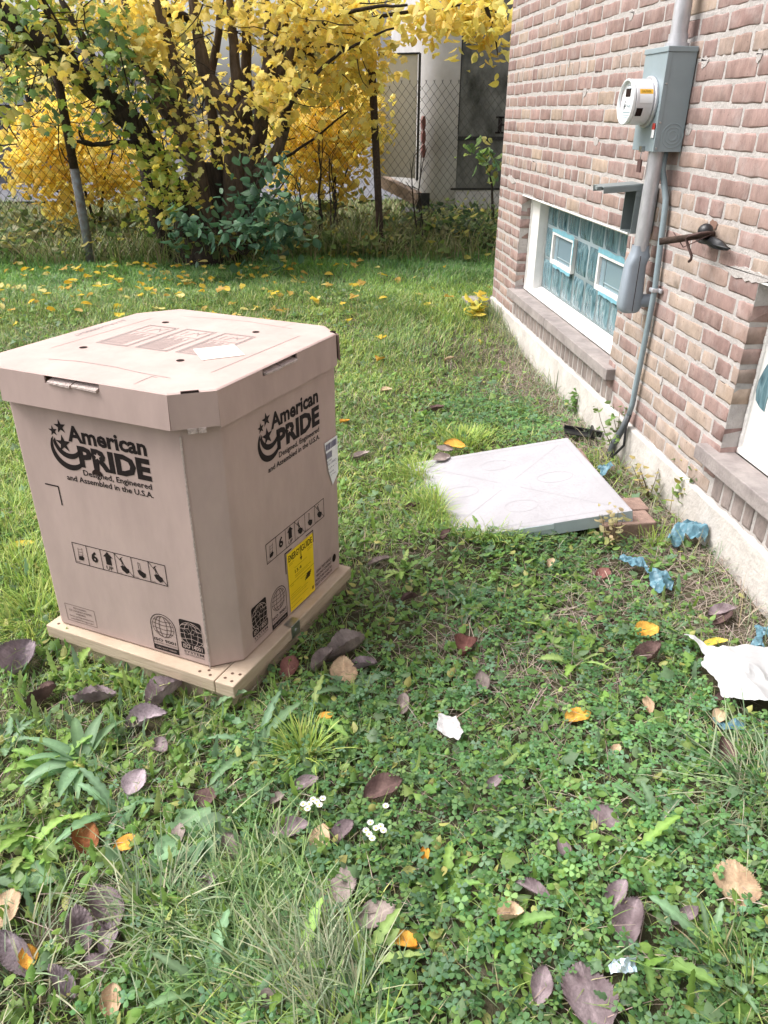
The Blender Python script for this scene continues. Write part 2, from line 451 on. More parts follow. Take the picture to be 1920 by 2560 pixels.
slab(YB, YE - .004, FT - .02, ZS - .055)
slab(W1[1] + .004, YE - .004, ZS - .054, ZL + .001); slab(W2[1] + .004, W1[0] - .004, ZS - .054, ZL + .001); slab(YB, W2[0] - .004, ZS - .054, ZL + .001)
# mortar smears: a big patch above the second window and drips on the wall
def smear(y0, z0, y1, z1, n=14, th=.006):
    top = []; bot = []
    for i in range(n + 1):
        t = i / n; y = y0 + (y1 - y0) * t; w = (1 - abs(2 * t - 1) ** 3)
        zc = z0 + (z1 - z0) * t
        top.append((y, zc + .012 * w + random.uniform(-.004, .004))); bot.append((y, zc - .024 * w + random.uniform(-.005, .005)))
    poly = top + bot[::-1]; k = len(poly)
    vs = [(WX - .001 - th * .5, y, z) for y, z in poly] + [(WX + .006, y + .0, z) for y, z in poly]
    mb.add(vs, [tuple(range(k))] + [(i, k+i, k+(i+1) % k, (i+1) % k) for i in range(k)])
smear(2.24, .975, 2.52, .968)
smear(5.3, 1.02, 5.5, 1.045, th=.004)
for _ in range(26):
    y = random.uniform(1.7, 4.9); z = ZL + CHh * random.randint(-9, 14)
    if any(a < y < b for a, b in openings) and z < ZL: continue
    smear(y, z, y + random.uniform(.02, .07), z + random.uniform(-.002, .002), n=6, th=.002)
mb.build('mortar', M_mortar, wall)
# foundation with a rough face and sloping shoulder
mb = MB(); fy = np.arange(YB, YE + .001, .03); fz = [-.25, -.1, 0, .04, .08, .12, .155, .18, FT - .006, FT]
r5 = np.random.default_rng(9)
vs = []
for i, y in enumerate(fy):
    for k, z in enumerate(fz):
        base = WX - .016 + (0.018 if k == len(fz) - 1 else 0)
        vs.append((base - (vnoise(y, z, .12) - .5) * .008 + r5.uniform(-.001, .001), y, z + (r5.uniform(-.006, .003) if k >= len(fz) - 2 else 0)))
nz_ = len(fz); fs = [(i*nz_+k, i*nz_+k+1, (i+1)*nz_+k+1, (i+1)*nz_+k) for i in range(len(fy)-1) for k in range(nz_-1)]
mb.add(vs, fs)
mb.box2((WX + .003, YB, -.3), (WX + .1, YE - .002, FT - .021))
# end cap of the foundation
mb.add([(WX - .016, YE, -.3), (WX + 6, YE, -.3), (WX + 6, YE, FT), (WX - .016, YE, FT)], [(0, 1, 2, 3)])
mb.build('foundation', M_found, house, smooth=True)
# body of the house behind the brick skin
mb = MB(); mb.box2((WX + .24, YB, -.3), (WX + 6, YE - .004, ZT + .3)); mb.box2((WX + .1, W1[1] + .01, FT), (WX + .24, YE - .004, ZT)); mb.box2((WX + .1, YB, ZL + .05), (WX + .24, W1[1] + .01, ZT))
mb.box2((WX + .1, W2[1] + .01, -.2), (WX + .24, W1[0] - .01, ZL + .05)); mb.box2((WX + .15, YB, -.2), (WX + .24, YE - .01, ZL))
mb.build('inner_wall', M_mortar, house)

def window(y0, y1, full):
    """basement window: painted frame, glass block panel, two little vents with blue masking tape"""
    xf = 1.51
    mb = MB()
    ztop = ZL + .012
    # outer painted frame boards, irregular edge
    mb.box2((xf, y1 - .172, ZS + .0), (xf + .045, y1 + .004, ztop)); mb.box2((xf, y0 - .004, ZS), (xf + .045, y0 + .12, ztop))
    mb.box2((xf - .012, y0 + .12, ZL - .03), (xf + .045, y1 - .172, ztop - .001))
    # lintel angle
    mb.box2((WX - .003, y0 + .004, ZL - .007), (xf - .014, y1 - .004, ZL + .001))
    # sloping bottom board
    vs = []
    for y in (y0 + .001, y1 - .001):
        vs += [(xf - .012, y, ZS + .002), (xf - .012, y, ZS + .02), (xf + .10, y, ZS + .062), (xf + .10, y, ZS + .002)]
    mb.add(vs, [(0,1,2,3),(7,6,5,4),(0,4,5,1),(1,5,6,2),(2,6,7,3),(3,7,4,0)])
    # caulk bead along the brick
    for k in range(24):
        z = ZS + .01 + k * .0245; mb.box((xf - .001, y1 - .004, z), (.012 + random.uniform(0, .006), .014, .026), None)
    # glazing return
    mb.box2((xf + .045, y1 - .172, ZS + .03), (xf + .10, y1 - .145, ztop)); mb.box2((xf + .045, y0 + .09, ZS + .03), (xf + .10, y0 + .12, ztop))
    w = mb.build('window', M_frame, house, bevel=.003)
    # glass blocks: columns and rows read off the photo
    ya, yb = y0 + .12, y1 - .1725
    xg = xf + .05
    cols = [yb]; 
    while cols[-1] - .196 > ya: cols.append(cols[-1] - .196)
    cols.append(ya)
    rows = [ZS + .048, ZS + .237, ZS + .427, ztop - .0005]
    vent1 = (cols[1], cols[3]); vent2 = (cols[5], cols[7])
    mb = MB()
    for ci in range(len(cols) - 1):
        for ri in range(3):
            a, b = cols[ci+1], cols[ci]
            if ri == 1 and ci in (1, 2, 5, 6): continue
            g = .005; n = 7
            vs = []; fs = []
            for i in range(n):
                for k in range(n):
                    u, v = i/(n-1), k/(n-1)
                    e = min(u, 1-u, v, 1-v); dx = 0.010 * (1 - min(e * 6, 1)) ** 2
                    vs.append((xg + dx, a + g + (b - a - 2*g) * u, rows[ri] + g + (rows[ri+1] - rows[ri] - 2*g) * v))
            for i in range(n-1):
                for k in range(n-1): fs.append((i*n+k, i*n+k+1, (i+1)*n+k+1, (i+1)*n+k))
            mb.add(vs, fs, 0)
    mb.box2((xg + .0085, ya, rows[0]), (xg + .05, yb, rows[3]), 1)
    mb.build('glass_block_panel', [M_glass, M_gjoint], w, smooth=True)
    for (vb, va) in (vent1, vent2):
        mb = MB(); z0, z1 = rows[1] - .004, rows[2] - .004; t = .022
        xo = xg - .016
        mb.box2((xo, va, z0), (xg + .008, va + t, z1)); mb.box2((xo, vb - t, z0), (xg + .008, vb, z1))
        mb.box2((xo, va + t, z0), (xg + .008, vb - t, z0 + t)); mb.box2((xo, va + t, z1 - t), (xg + .008, vb - t, z1))
        mb.box2((xg, va + t, z0 + t), (xg + .0075, vb - t, z1 - t), 1)
        mb.box2((xg - .004, vb - t - .07, z0 + t + .001), (xg - .0005, vb - t - .066, z1 - t - .001), 2)
        mb.box2((xg - .004, va + t + .001, z0 + t + .022), (xg - .0005, vb - t - .07, z0 + t + .027), 2)
        v = mb.build('vent', [M_frame, M_vent, M_gjoint], w, bevel=.0015)
        # ragged blue tape round the vent
        mb = MB()
        def strip(y0_, y1_, z0_, z1_):
            n = 10; hor = abs(y1_ - y0_) > abs(z1_ - z0_); A = []; B = []
            for i in range(n + 1):
                t_ = i / n
                if hor: y = y0_ + (y1_ - y0_) * t_; A.append((y, z0_ + random.uniform(-.006, .006))); B.append((y, z1_ + random.uniform(-.002, .002)))
                else: z = z0_ + (z1_ - z0_) * t_; A.append((y0_ + random.uniform(-.003, .003), z)); B.append((y1_ + random.uniform(-.006, .006), z))
            vs = [(xo - .0022 + random.uniform(0, .001), y, z) for y, z in A] + [(xo - .0022, y, z) for y, z in B]
            mb.add(vs, [(i, i+1, n+2+i, n+1+i) for i in range(n)])
        strip(va - .012, vb, z1 + .016, z1 - .008); strip(va + .004, va - .012, z0 + .05, z1 + .01); strip(va, vb - .07, z0 - .014, z0 + .004)
        mb.build('blue_tape', M_tape, w)
    return w
window(*W1, True); window(*W2, False)
mb = MB()
for (a, b) in ((3.285, 4.28), (4.284, 5.14)):
    mb.box2((WX - .042, a, ZS - .055), (1.60, b, ZS)) if False else mb.box2((WX - .042, a, ZS - .055), (1.499, b, ZS))
mb.build('window_sill', M_sill, house, bevel=.004)
mb = MB()
for (a, b) in ((.48, 1.40), (1.404, 2.40)):
    mb.box2((WX - .042, a, ZS - .055), (1.499, b, ZS))
mb.build('window_sill', M_sill, house, bevel=.004)
# small stone at the foot of the far corner
mb = MB(); mb.box((1.33, 5.75, .14), (.20, .16, .07), Matrix.Rotation(.12, 3, 'Z'))
tag(mb.build('stone_block', M_sill, bevel=.012), 'pale stone slab half sunk in grass at the far corner of the house', 'stone')

# ------------------------------------------------------------------ electric meter and pipes
mt = thing('electric_meter', 'grey electric meter box with round meter mounted on brick wall', 'meter', (WX, 3.09, 1.30))
bx0, bx1, by0, by1, bz0, bz1 = 1.329, WX - .004, 2.993, 3.194, 1.298, 1.637
mb = MB(); mb.box2((bx0, by0, bz0), (bx1, by1, bz1 - .018)); mb.box2((bx0 - .004, by0 - .004, bz1 - .018), (bx1, by1 + .004, bz1 - .001))
mb.box2((bx0 - .0025, by0 - .002, bz0 - .001), (bx0 + .014, by0 + .001, bz1 - .02))
enc = mb.build('enclosure', M_grey, mt, bevel=.003)
def ring(mb, cx, cy, cz, r0, r1, x0, x1, n=48, mi=0):
    vs = []; 
    for k in range(n):
        a = 2*pi*k/n; c, s = cos(a), sin(a)
        vs += [(x0, cy + r0*c, cz + r0*s), (x0, cy + r1*c, cz + r1*s), (x1, cy + r1*c, cz + r1*s), (x1, cy + r0*c, cz + r0*s)]
    fs = []
    for k in range(n):
        a = k*4; b = ((k+1) % n)*4
        for i in range(4): fs.append((a+i, a+(i+1) % 4, b+(i+1) % 4, b+i))
    mb.add(vs, fs, mi)
def discx(mb, cy, cz, r, x, n=48, mi=0):
    vs = [(x, cy + r*cos(2*pi*k/n), cz + r*sin(2*pi*k/n)) for k in range(n)]; mb.add(vs, [tuple(range(n-1, -1, -1))], mi)
MY, MZ = 3.10, 1.462
mb = MB()      # knock-out rings pressed in the near side of the box (normal -y)
for rr in (.038, .026, .014):
    n = 32; vs = []
    for k in range(n):
        a = 2*pi*k/n
        for q, h in ((rr, .0), (rr + .0025, .0018), (rr + .005, 0)): vs.append((1.394 + q*cos(a), by0 - .0003 - h, 1.352 + q*sin(a)))
    fs = []
    for k in range(n):
        a = 3*k; b = 3*((k+1) % n); fs += [(a, a+1, b+1, b), (a+1, a+2, b+2, b+1)]
    mb.add(vs, fs)
mb.build('knockout', M_grey, enc, smooth=True)
for (x, z) in ((1.337, 1.52), (1.337, 1.395), (1.336, 1.31)):
    mb = MB(); mb.tube([(x, by0 - .001, z), (x, by0 - .006, z)], [.0045, .003], 10); mb.build('screw', M_steel, enc)
mb = MB(); ring(mb, 0, MY, MZ, .066, .086, bx0 - .012, bx0, 48); mt_ring = mb.build('socket_ring', M_galv, mt, auto=40, bevel=.003)
mb = MB(); ring(mb, 0, MY, MZ, .0, .076, bx0 - .080, bx0 - .012, 48)
body = mb.build('meter_body', mat('meter_grey', (.62,.61,.63), rough=.35, var=.08, scale=14, spec=.5), mt, auto=40, bevel=.004)
mb = MB(); discx(mb, MY, MZ, .068, bx0 - .0811)
dial = mb.build('dial', M_white, mt)
mb = MB(); ring(mb, 0, MY, MZ, .068, .0765, bx0 - .094, bx0 - .0815, 48)
mcol = mat('clear_cover', (.75,.78,.80), rough=.12, spec=.7)
mb.build('cover', mcol, mt, auto=40, bevel=.003)
mb = MB(); mb.box2((bx0 - .083, MY - .016, MZ + .018), (bx0 - .0812, MY + .028, MZ + .044)); mb.build('display', M_hole, dial)

# 2-D printing helper -------------------------------------------------
class Print:
    """flat print lying on a plane: origin O, axis U (right), axis V (up), normal N"""
    def __init__(s, O, U, V, off=.0007):
        s.O = Vector(O); s.U = Vector(U).normalized(); s.V = Vector(V).normalized(); s.N = s.U.cross(s.V).normalized(); s.off = off; s.mb = MB()
    def p(s, u, v): return s.O + s.U*u + s.V*v + s.N*s.off
    def poly(s, pts, mi=0): s.mb.add([s.p(u, v) for u, v in pts], [tuple(range(len(pts)))], mi)
    def line(s, pts, w, mi=0, closed=False):
        P = [Vector((a, b)) for a, b in pts]
        if closed: P.append(P[0])
        for i in range(len(P) - 1):
            a, b = P[i], P[i+1]; d = (b - a)
            if d.length < 1e-7: continue
            d.normalize(); n = Vector((-d.y, d.x)) * w/2; e = d * w * .35
            s.poly([tuple(a - n - e), tuple(b - n + e), tuple(b + n + e), tuple(a + n - e)], mi)
    def circle(s, c, r, w, n=28, mi=0, a0=0, a1=2*pi, sx=1):
        s.line([(c[0] + sx*r*cos(a0+(a1-a0)*k/n), c[1] + r*sin(a0+(a1-a0)*k/n)) for k in range(n+1)], w, mi)
    def star(s, c, r, mi=0, rot=0, inner=.40, sx=1):
        s.poly([(c[0] + sx*(r if k % 2 == 0 else r*inner)*sin(k*pi/5 + rot), c[1] + (r if k % 2 == 0 else r*inner)*cos(k*pi/5 + rot)) for k in range(10)], mi)
    def text(s, t, u, v, w, h, mi=0, bold=.0, shear=0, flip=False, cap=True, bottom=None):
        """text fitted to width w, capital height h, baseline at v, left at u"""
        cu = bpy.data.curves.new('t', 'FONT'); cu.body = t; cu.size = 1; cu.offset = bold; cu.shear = shear; cu.resolution_u = 2
        ob = bpy.data.objects.new('t', cu); COL.objects.link(ob)
        dg = bpy.context.evaluated_depsgraph_get(); me = ob.evaluated_get(dg).to_mesh()
        co = [(q.co.x, q.co.y) for q in me.vertices]; fs = [tuple(q.vertices) for q in me.polygons]
        ob.evaluated_get(dg).to_mesh_clear(); bpy.data.objects.remove(ob); bpy.data.curves.remove(cu)
        if not co: return
        x0 = min(c[0] for c in co); x1 = max(c[0] for c in co)
        sx = w / (x1 - x0); sy = h / .73
        if flip: s.mb.add([s.p(u + w - (x - x0)*sx, v + h - y*sy) for x, y in co], fs, mi)
        else: s.mb.add([s.p(u + (x - x0)*sx, v + y*sy) for x, y in co], fs, mi)
    def build(s, name, mats, parent): return s.mb.build(name, mats, parent)

# dial printing (faces -x: right is -y)
P = Print((bx0 - .0812, MY, MZ), (0, -1, 0), (0, 0, 1), .0006)
P.text('kWh', -.02, .052, .03, .006); P.text('CL200 240V 3W', -.03, .047-.004, .06, .004)
P.circle((-.022, -.006), .008, .003); P.circle((-.030, -.018), .006, .003); P.line([(-.022, -.006), (-.03, -.018)], .003)
P.text('Utility', -.012, -.018, .045, .012)
for k in range(3): P.line([(-.04 + .004*k, -.034 - .009*k), (.042 - .006*k, -.034 - .009*k)], .0025)
P.build('dial_printing', mat('teal_print', (.06,.16,.19), rough=.7), dial)
# caution label wrapped on the near side of the meter body
mb = MB(); n = 8; a0, a1 = radians(194), radians(216)
def arcp(a, r=.0768): return (MY + r*cos(a), MZ + r*sin(a))
for (aa, ab, mi) in ((radians(147), radians(160), 0), (radians(160), radians(182), 1)):
    vs = []; 
    for k in range(n+1):
        y, z = arcp(aa + (ab - aa)*k/n); vs += [(bx0 - .068, y, z), (bx0 - .018, y, z)]
    mb.add(vs, [(2*k, 2*k+2, 2*k+3, 2*k+1) for k in range(n)], mi)
vs = []
for k in range(n+1):
    y, z = arcp(radians(195) + radians(22)*k/n, .0768); vs += [(bx0 - .074, y, z), (bx0 - .050, y, z)]
mb.add(vs, [(2*k, 2*k+2, 2*k+3, 2*k+1) for k in range(n)], 2)
mb.build('caution_label', [mat('amber_label', (.80,.45,.05), rough=.5), M_white, M_hole], body)
ya, za = arcp(radians(153), .0772)
P = Print((bx0 - .069, ya, za), (1, 0, 0), (0, sin(radians(27))*1, cos(radians(27))), .0012)
P.text('CAUTION', .006, -.005, .036, .009, bold=.01); P.build('caution_text', M_ink, body)
mb = MB(); mb.box2((bx0 - .0045, 3.004, 1.372), (bx0 - .0026, 3.026, 1.393), 0); mb.box2((bx0 - .0045, 3.004, 1.345), (bx0 - .0026, 3.026, 1.3718), 1)
mb.build('warning_sticker', [mat('red_print', (.45,.05,.04)), M_white], enc)
mb = MB(); mb.box2((bx0 - .012, 3.075, bz0 - .004), (bx0 + .002, 3.10, bz0 + .016)); mb.tube([(bx0 - .006, 3.085, bz0), (bx0 - .008, 3.083, bz0 - .02), (bx0 - .006, 3.085, bz0 - .03)], .0015, 6)
mb.box2((bx0 - .010, 3.068, bz0 - .075), (bx0 - .004, 3.10, bz0 - .03), 1)
mb.build('seal_tag', [M_steel, mat('brown_tag', (.10,.055,.05))], mt)

def conduit_pts(): pass
mb = MB()
mb.tube([(1.385, 3.060, bz1), (1.385, 3.060, 3.1)], .030, 20); mb.tube([(1.385, 3.060, bz1 - .002), (1.385, 3.060, bz1 + .012)], .043, 20); mb.tube([(1.385, 3.060, bz1 + .01), (1.385, 3.060, bz1 + .04)], .034, 20)
tag(mb.build('upper_conduit', M_galv, auto=40), 'galvanised steel pipe rising from the top of the meter box', 'pipe')
cd = thing('service_conduit', 'thick galvanised pipe below meter box ending in a grey elbow fitting', 'pipe', (1.375, 3.07, .7))
mb = MB(); mb.tube([(1.372, 3.060, bz0), (1.372, 3.066, .935)], .029, 20); mb.build('pipe', M_galv, cd, auto=40)
mb = MB()
prof = [(.955, .031, .031), (.93, .033, .033), (.915, .038, .040), (.88, .040, .037), (.76, .046, .042), (.715, .047, .043), (.695, .041, .037), (.688, .03, .03)]
n = 24; vs = []
for (z, rx, ry) in prof:
    for k in range(n):
        a = 2*pi*k/n; ex = .55
        cx = abs(cos(a))**ex * (1 if cos(a) >= 0 else -1); sx_ = abs(sin(a))**ex * (1 if sin(a) >= 0 else -1)
        vs.append((1.372 - (.012 if z < .9 else 0) + rx*cx, 3.068 + ry*sx_*.92, z))
fs = [(i*n+k, i*n+(k+1) % n, (i+1)*n+(k+1) % n, (i+1)*n+k) for i in range(len(prof)-1) for k in range(n)]
fs.append(tuple((len(prof)-1)*n+k for k in range(n))); mb.add(vs, fs)
el = mb.build('elbow', M_lb, cd, auto=50)
mb = MB(); mb.tube([(1.36, 3.06, .735), (WX + .01, 3.06, .735)], .027, 18); mb.box2((1.357, 3.0195, .70), (1.3585, 3.0230, .92), 1)
mb.build('elbow_collar', [M_lb, M_hole], el, auto=40)

tc = thing('thin_conduit', 'thin grey conduit running down the brick wall beside the thick pipe', 'pipe', (1.41, 3.0, .1))
mb = MB()
pts = [(1.402, 3.05, bz0), (1.402, 3.05, 1.235), (1.412, 3.045, 1.20), (1.418, 3.012, 1.13), (1.418, 3.004, 1.08), (1.418, 2.975, .80), (1.418, 2.985, .60), (1.416, 3.0, .30), (1.41, 3.005, .24)]
mb.tube(pts, .0118, 14); mb.build('pipe', M_thin, tc, smooth=True)
mb = MB(); mb.box((1.418, 2.977, .795), (.034, .034, .016)); mb.box((1.432, 2.955, .795), (.010, .03, .018)); mb.build('clamp', M_galv, tc, bevel=.004)
mb = MB(); mb.tube([(1.41, 3.005, .25), (1.40, 3.02, .18), (1.375, 3.035, .10), (1.36, 3.04, -.01)], [.014, .015, .016, .016], 12); mb.build('cable', mat('grey_cable', (.10,.11,.12), rough=.5), tc, smooth=True)
mb = MB(); mb.tube([(1.415, 3.0, .27), (1.40, 2.99, .20), (1.395, 2.97, .12), (1.36, 3.0, .05), (1.33, 3.04, 0)], .006, 8); mb.build('ground_wire', M_black, tc, smooth=True)

nb = thing('telephone_box', 'small grey utility box with its lid hinged open beside thick pipe', 'utility box', (WX, 3.2, .99))
x0, x1, y0, y1, z0, z1 = 1.345, WX - .003, 3.128, 3.24, .99, 1.165
mb = MB(); t = .004
mb.box2((x0, y0, z0), (x1, y0 + t, z1)); mb.box2((x0, y1 - t, z0), (x1, y1, z1)); mb.box2((x0, y0 + t, z0), (x1, y1 - t, z0 + t)); mb.box2((x0, y0 + t, z1 - t), (x1, y1 - t, z1)); mb.box2((x1 - t, y0 + t, z0 + t), (x1, y1 - t, z1 - t))
mb.box2((x0 - .001, y0 - .002, z1 - .035), (x1 - .02, y0 - .0002, z1 + .002))
mb.build('case', M_greyd, nb, bevel=.0015)
mb = MB(); R = Matrix.Rotation(radians(-4), 3, 'Y')
mb.box((x0 - .055, (y0+y1)/2, z1 + .006), (.165, y1 - y0 + .006, .004), R); mb.box((x0 - .055, y0 - .003, z1 - .006), (.165, .004, .022), R); mb.box((x0 - .055, y1 + .003, z1 - .006), (.165, .004, .022), R)
mb.box((x0 - .148, y0 + .03, z1 - .004), (.02, .03, .012), R)
mb.build('lid', M_greyd, nb, bevel=.001)
mb = MB(); mb.tube([(1.40, 3.15, 1.12), (1.385, 3.148, 1.09), (1.375, 3.15, 1.05), (1.385, 3.155, 1.025), (1.40, 3.16, 1.02)], .003, 8); mb.build('red_wire', M_redwire, nb, smooth=True)
mb = MB(); mb.box2((1.385, 3.14, 1.105), (1.40, 3.165, 1.125)); mb.box2((1.388, 3.15, 1.125), (1.395, 3.158, 1.135)); mb.build('jack', M_white, nb, bevel=.002)

pc = thing('pipe_stub', 'broken black pipe stub with torn rubber sleeve sticking out of brick wall', 'pipe', (WX, 2.664, 1.045))
def wp(px, py, x): return at_x(px, py, x)
a = wp(1770, 585, 1.40); b = wp(1648, 604, 1.26)
mb = MB(); mb.tube([(WX + .02, 2.66, 1.05), a, (a + b)/2 + np.array([0, 0, -.002]), b], [.011, .011, .0115, .012], 12); mb.build('pipe', M_rust, pc, smooth=True)
mb = MB()
c0 = wp(1768, 578, 1.41)
for k in range(1):
    n = 14; m_ = 8; vs = []; fs = []
    for i in range(m_+1):
        ph = pi*i/m_
        for j in range(n):
            th = 2*pi*j/n; vs.append((c0[0] - .006 + .026*sin(ph)*cos(th), c0[1] + .027*sin(ph)*sin(th), c0[2] + .026*cos(ph)))
    for i in range(m_):
        for j in range(n): fs.append((i*n+j, i*n+(j+1) % n, (i+1)*n+(j+1) % n, (i+1)*n+j))
    mb.add(vs, fs)
fl = [(1742, 592), (1758, 590), (1782, 592), (1800, 602), (1812, 616), (1821, 622), (1812, 627), (1795, 624), (1776, 620), (1765, 612), (1748, 608), (1738, 600)]
top = [wp(x, y, 1.392 + .022*abs(math.sin(i*1.3))) for i, (x, y) in enumerate(fl)]
cen = sum(top)/len(top) + np.array([-.014, 0, 0]); k = len(top)
bk = [q + np.array([.010, 0, 0]) for q in top]
mb.add(top + [cen] + bk, [(i, (i+1) % k, k) for i in range(k)] + [(i, k+1+i, k+1+(i+1) % k, (i+1) % k) for i in range(k)] + [tuple(k+1+i for i in range(k-1, -1, -1))])
mb.build('rubber_sleeve', M_black, pc, smooth=True)
mb = MB(); q = [wp(1782, 582, 1.41), wp(1752, 583, 1.36), wp(1722, 590, 1.34), wp(1715, 597, 1.335), wp(1722, 620, 1.34), wp(1729, 640, 1.35), wp(1728, 648, 1.35), wp(1722, 654, 1.35)]
mb.tube(q, .0048, 8); q = [wp(1778, 586, 1.40), wp(1735, 606, 1.35), wp(1708, 618, 1.33), wp(1698, 602, 1.32), wp(1684, 581, 1.32)]; mb.tube(q, .002, 6)
mb.build('bent_wire', mat('brown_wire', (.09,.055,.05), rough=.6, metal=.4), pc, smooth=True)
mb = MB(); n = 16; vs = [(WX - .0035, 2.652 + .028*cos(2*pi*k/n)*random.uniform(.8, 1.2), 1.085 + .014*sin(2*pi*k/n)*random.uniform(.7, 1.3)) for k in range(n)]; mb.add(vs, [tuple(range(n))])
mb.build('wall_chip', mat('exposed_clay', (.22,.13,.10), rough=1), pc)

# ------------------------------------------------------------------ cardboard box on its pallet
FL = Vector((-.752, 1.911, 0)); N1 = Vector((-.293, 1.660, 0)); N2 = Vector((-.2025, 1.681, 0)); R1 = Vector((.086, 2.144, 0))
e1 = (N1 - FL).normalized(); e2 = (R1 - N2).normalized()
BB, BT = .082, .80
body_poly = [FL, N1, N2, R1, R1 + e2*.035 - e1*.055, R1 + e2*.035 - e1*.50, FL + e2*.50 + e1*.02, FL + e2*.05 - e1*.02]
bxr = thing('cardboard_box', 'tall tan cardboard box with black printing and a fitted lid on a wooden pallet', 'box', (-.33, 2.02, BB))
mb = MB(); mb.prism([(p.x, p.y) for p in body_poly], BB, BT)
body = mb.build('carton', M_card, bxr, bevel=.006, seg=3)
# creases: slightly raised ridges beside the near corner
mb = MB()
for p, q in ((N1, e1),):
    for k in range(26):
        z = BB + .01 + k*.0262; mb.box((p.x - .0008, p.y - .0018, z), (.004 + random.uniform(0, .002), .003, .027), None)
mb.build('worn_corner', M_cardedge, body, bevel=.001)

ink = [M_ink, M_inkb, M_card]
def seal_9001(P, u, v, w=.082, h=.125):
    r_ = w/2; cx = u + r_
    pts = [(u, v), (u, v + h - r_)] + [(cx - r_*cos(pi*k/14), v + h - r_ + r_*sin(pi*k/14)) for k in range(1, 14)] + [(u + w, v + h - r_), (u + w, v)]
    P.line(pts, .0022, closed=True)
    gc = (cx, v + h - r_ - .001); rg = r_ - .006
    P.circle(gc, rg, .0012, mi=1)
    for k in (-.75, -.35, .35, .75): P.line([(gc[0] + rg*k*cos(t), gc[1] + rg*sin(t)) for t in [(-pi/2 + pi*i/12) for i in range(13)]], .0018, mi=1)
    for k in (-.55, -.15, .25, .6):
        hw = rg*math.sqrt(1 - k*k); P.line([(gc[0] - hw, gc[1] + rg*k), (gc[0], gc[1] + rg*k - .004), (gc[0] + hw, gc[1] + rg*k)], .0018, mi=1)
    P.text('ISO 9001', u + .004, v + .030, w - .010, .010, bold=.02)
    P.text('CERTIFIED OPERATIONS', u + .004, v + .021, w - .008, .005, mi=1)
    P.poly([(u, v), (u + w, v), (u + w, v + .0165), (u, v + .0165)])
    P.off += .0003; P.text('GLOBAL QUALITY STANDARD', u + .007, v + .005, w - .014, .006, mi=2); P.off -= .0003
def seal_14001(P, u, v, w=.074, h=.10):
    # v is the base of the black banner
    bh = .024
    def rr(u0, v0, w0, h0, r0, mi):
        pts = []
        for cx, cy, a in ((u0+w0-r0, v0+r0, -pi/2), (u0+w0-r0, v0+h0-r0, 0), (u0+r0, v0+h0-r0, pi/2), (u0+r0, v0+r0, pi)):
            for k in range(5): pts.append((cx + r0*cos(a + pi/2*k/4), cy + r0*sin(a + pi/2*k/4)))
        P.poly(pts, mi)
    rr(u + .002, v + bh + .001, w - .004, h - bh - .001, .007, 0); rr(u, v, w, bh, .005, 0)
    P.off += .0003
    gc = (u + w/2, v + bh + (h - bh)*.40); rg = (h - bh)*.52
    for k in (-1, -.55, .55, 1): P.line([(gc[0] + rg*k*cos(t), gc[1] + rg*sin(t)*1.0) for t in [(-pi*.42 + pi*.9*i/12) for i in range(13)]], .0016, mi=2)
    for k in (-.45, 0, .4, .75):
        hw = rg*math.sqrt(1 - k*k)*1.0; P.line([(gc[0] - hw, gc[1] + rg*k - .002), (gc[0], gc[1] + rg*k + .004), (gc[0] + hw, gc[1] + rg*k - .002)], .0016, mi=2)
    P.off += .0003
    for (cx, cy, ang, L_) in ((0, .026, 0, .030), (-.012, .008, .9, .024), (.012, .008, -.9, .024)):
        a = Vector((sin(-ang), cos(ang))); n = Vector((a.y, -a.x)); b = Vector((gc[0] + cx*.55, gc[1] + cy*.4 - .004))
        pts = [b, b + a*L_*.5 + n*.0065, b + a*L_, b + a*L_*.5 - n*.0065]
        P.poly([tuple(q) for q in pts], 0); P.line([tuple(q) for q in pts], .0010, mi=2, closed=True)
    P.line([(gc[0], v + bh + .003), (gc[0], gc[1] + .01)], .0014, mi=2)
    P.off -= .0003
    P.text('ISO 14001', u + .006, v + .0055, w - .012, .0135, mi=2, bold=.02); P.off -= .0003
    P.text('SYSTEM', u + .006, v - .012, w - .010, .0085, bold=.01); P.text('CERTIFICATION', u + .006, v - .0205, w - .010, .006)
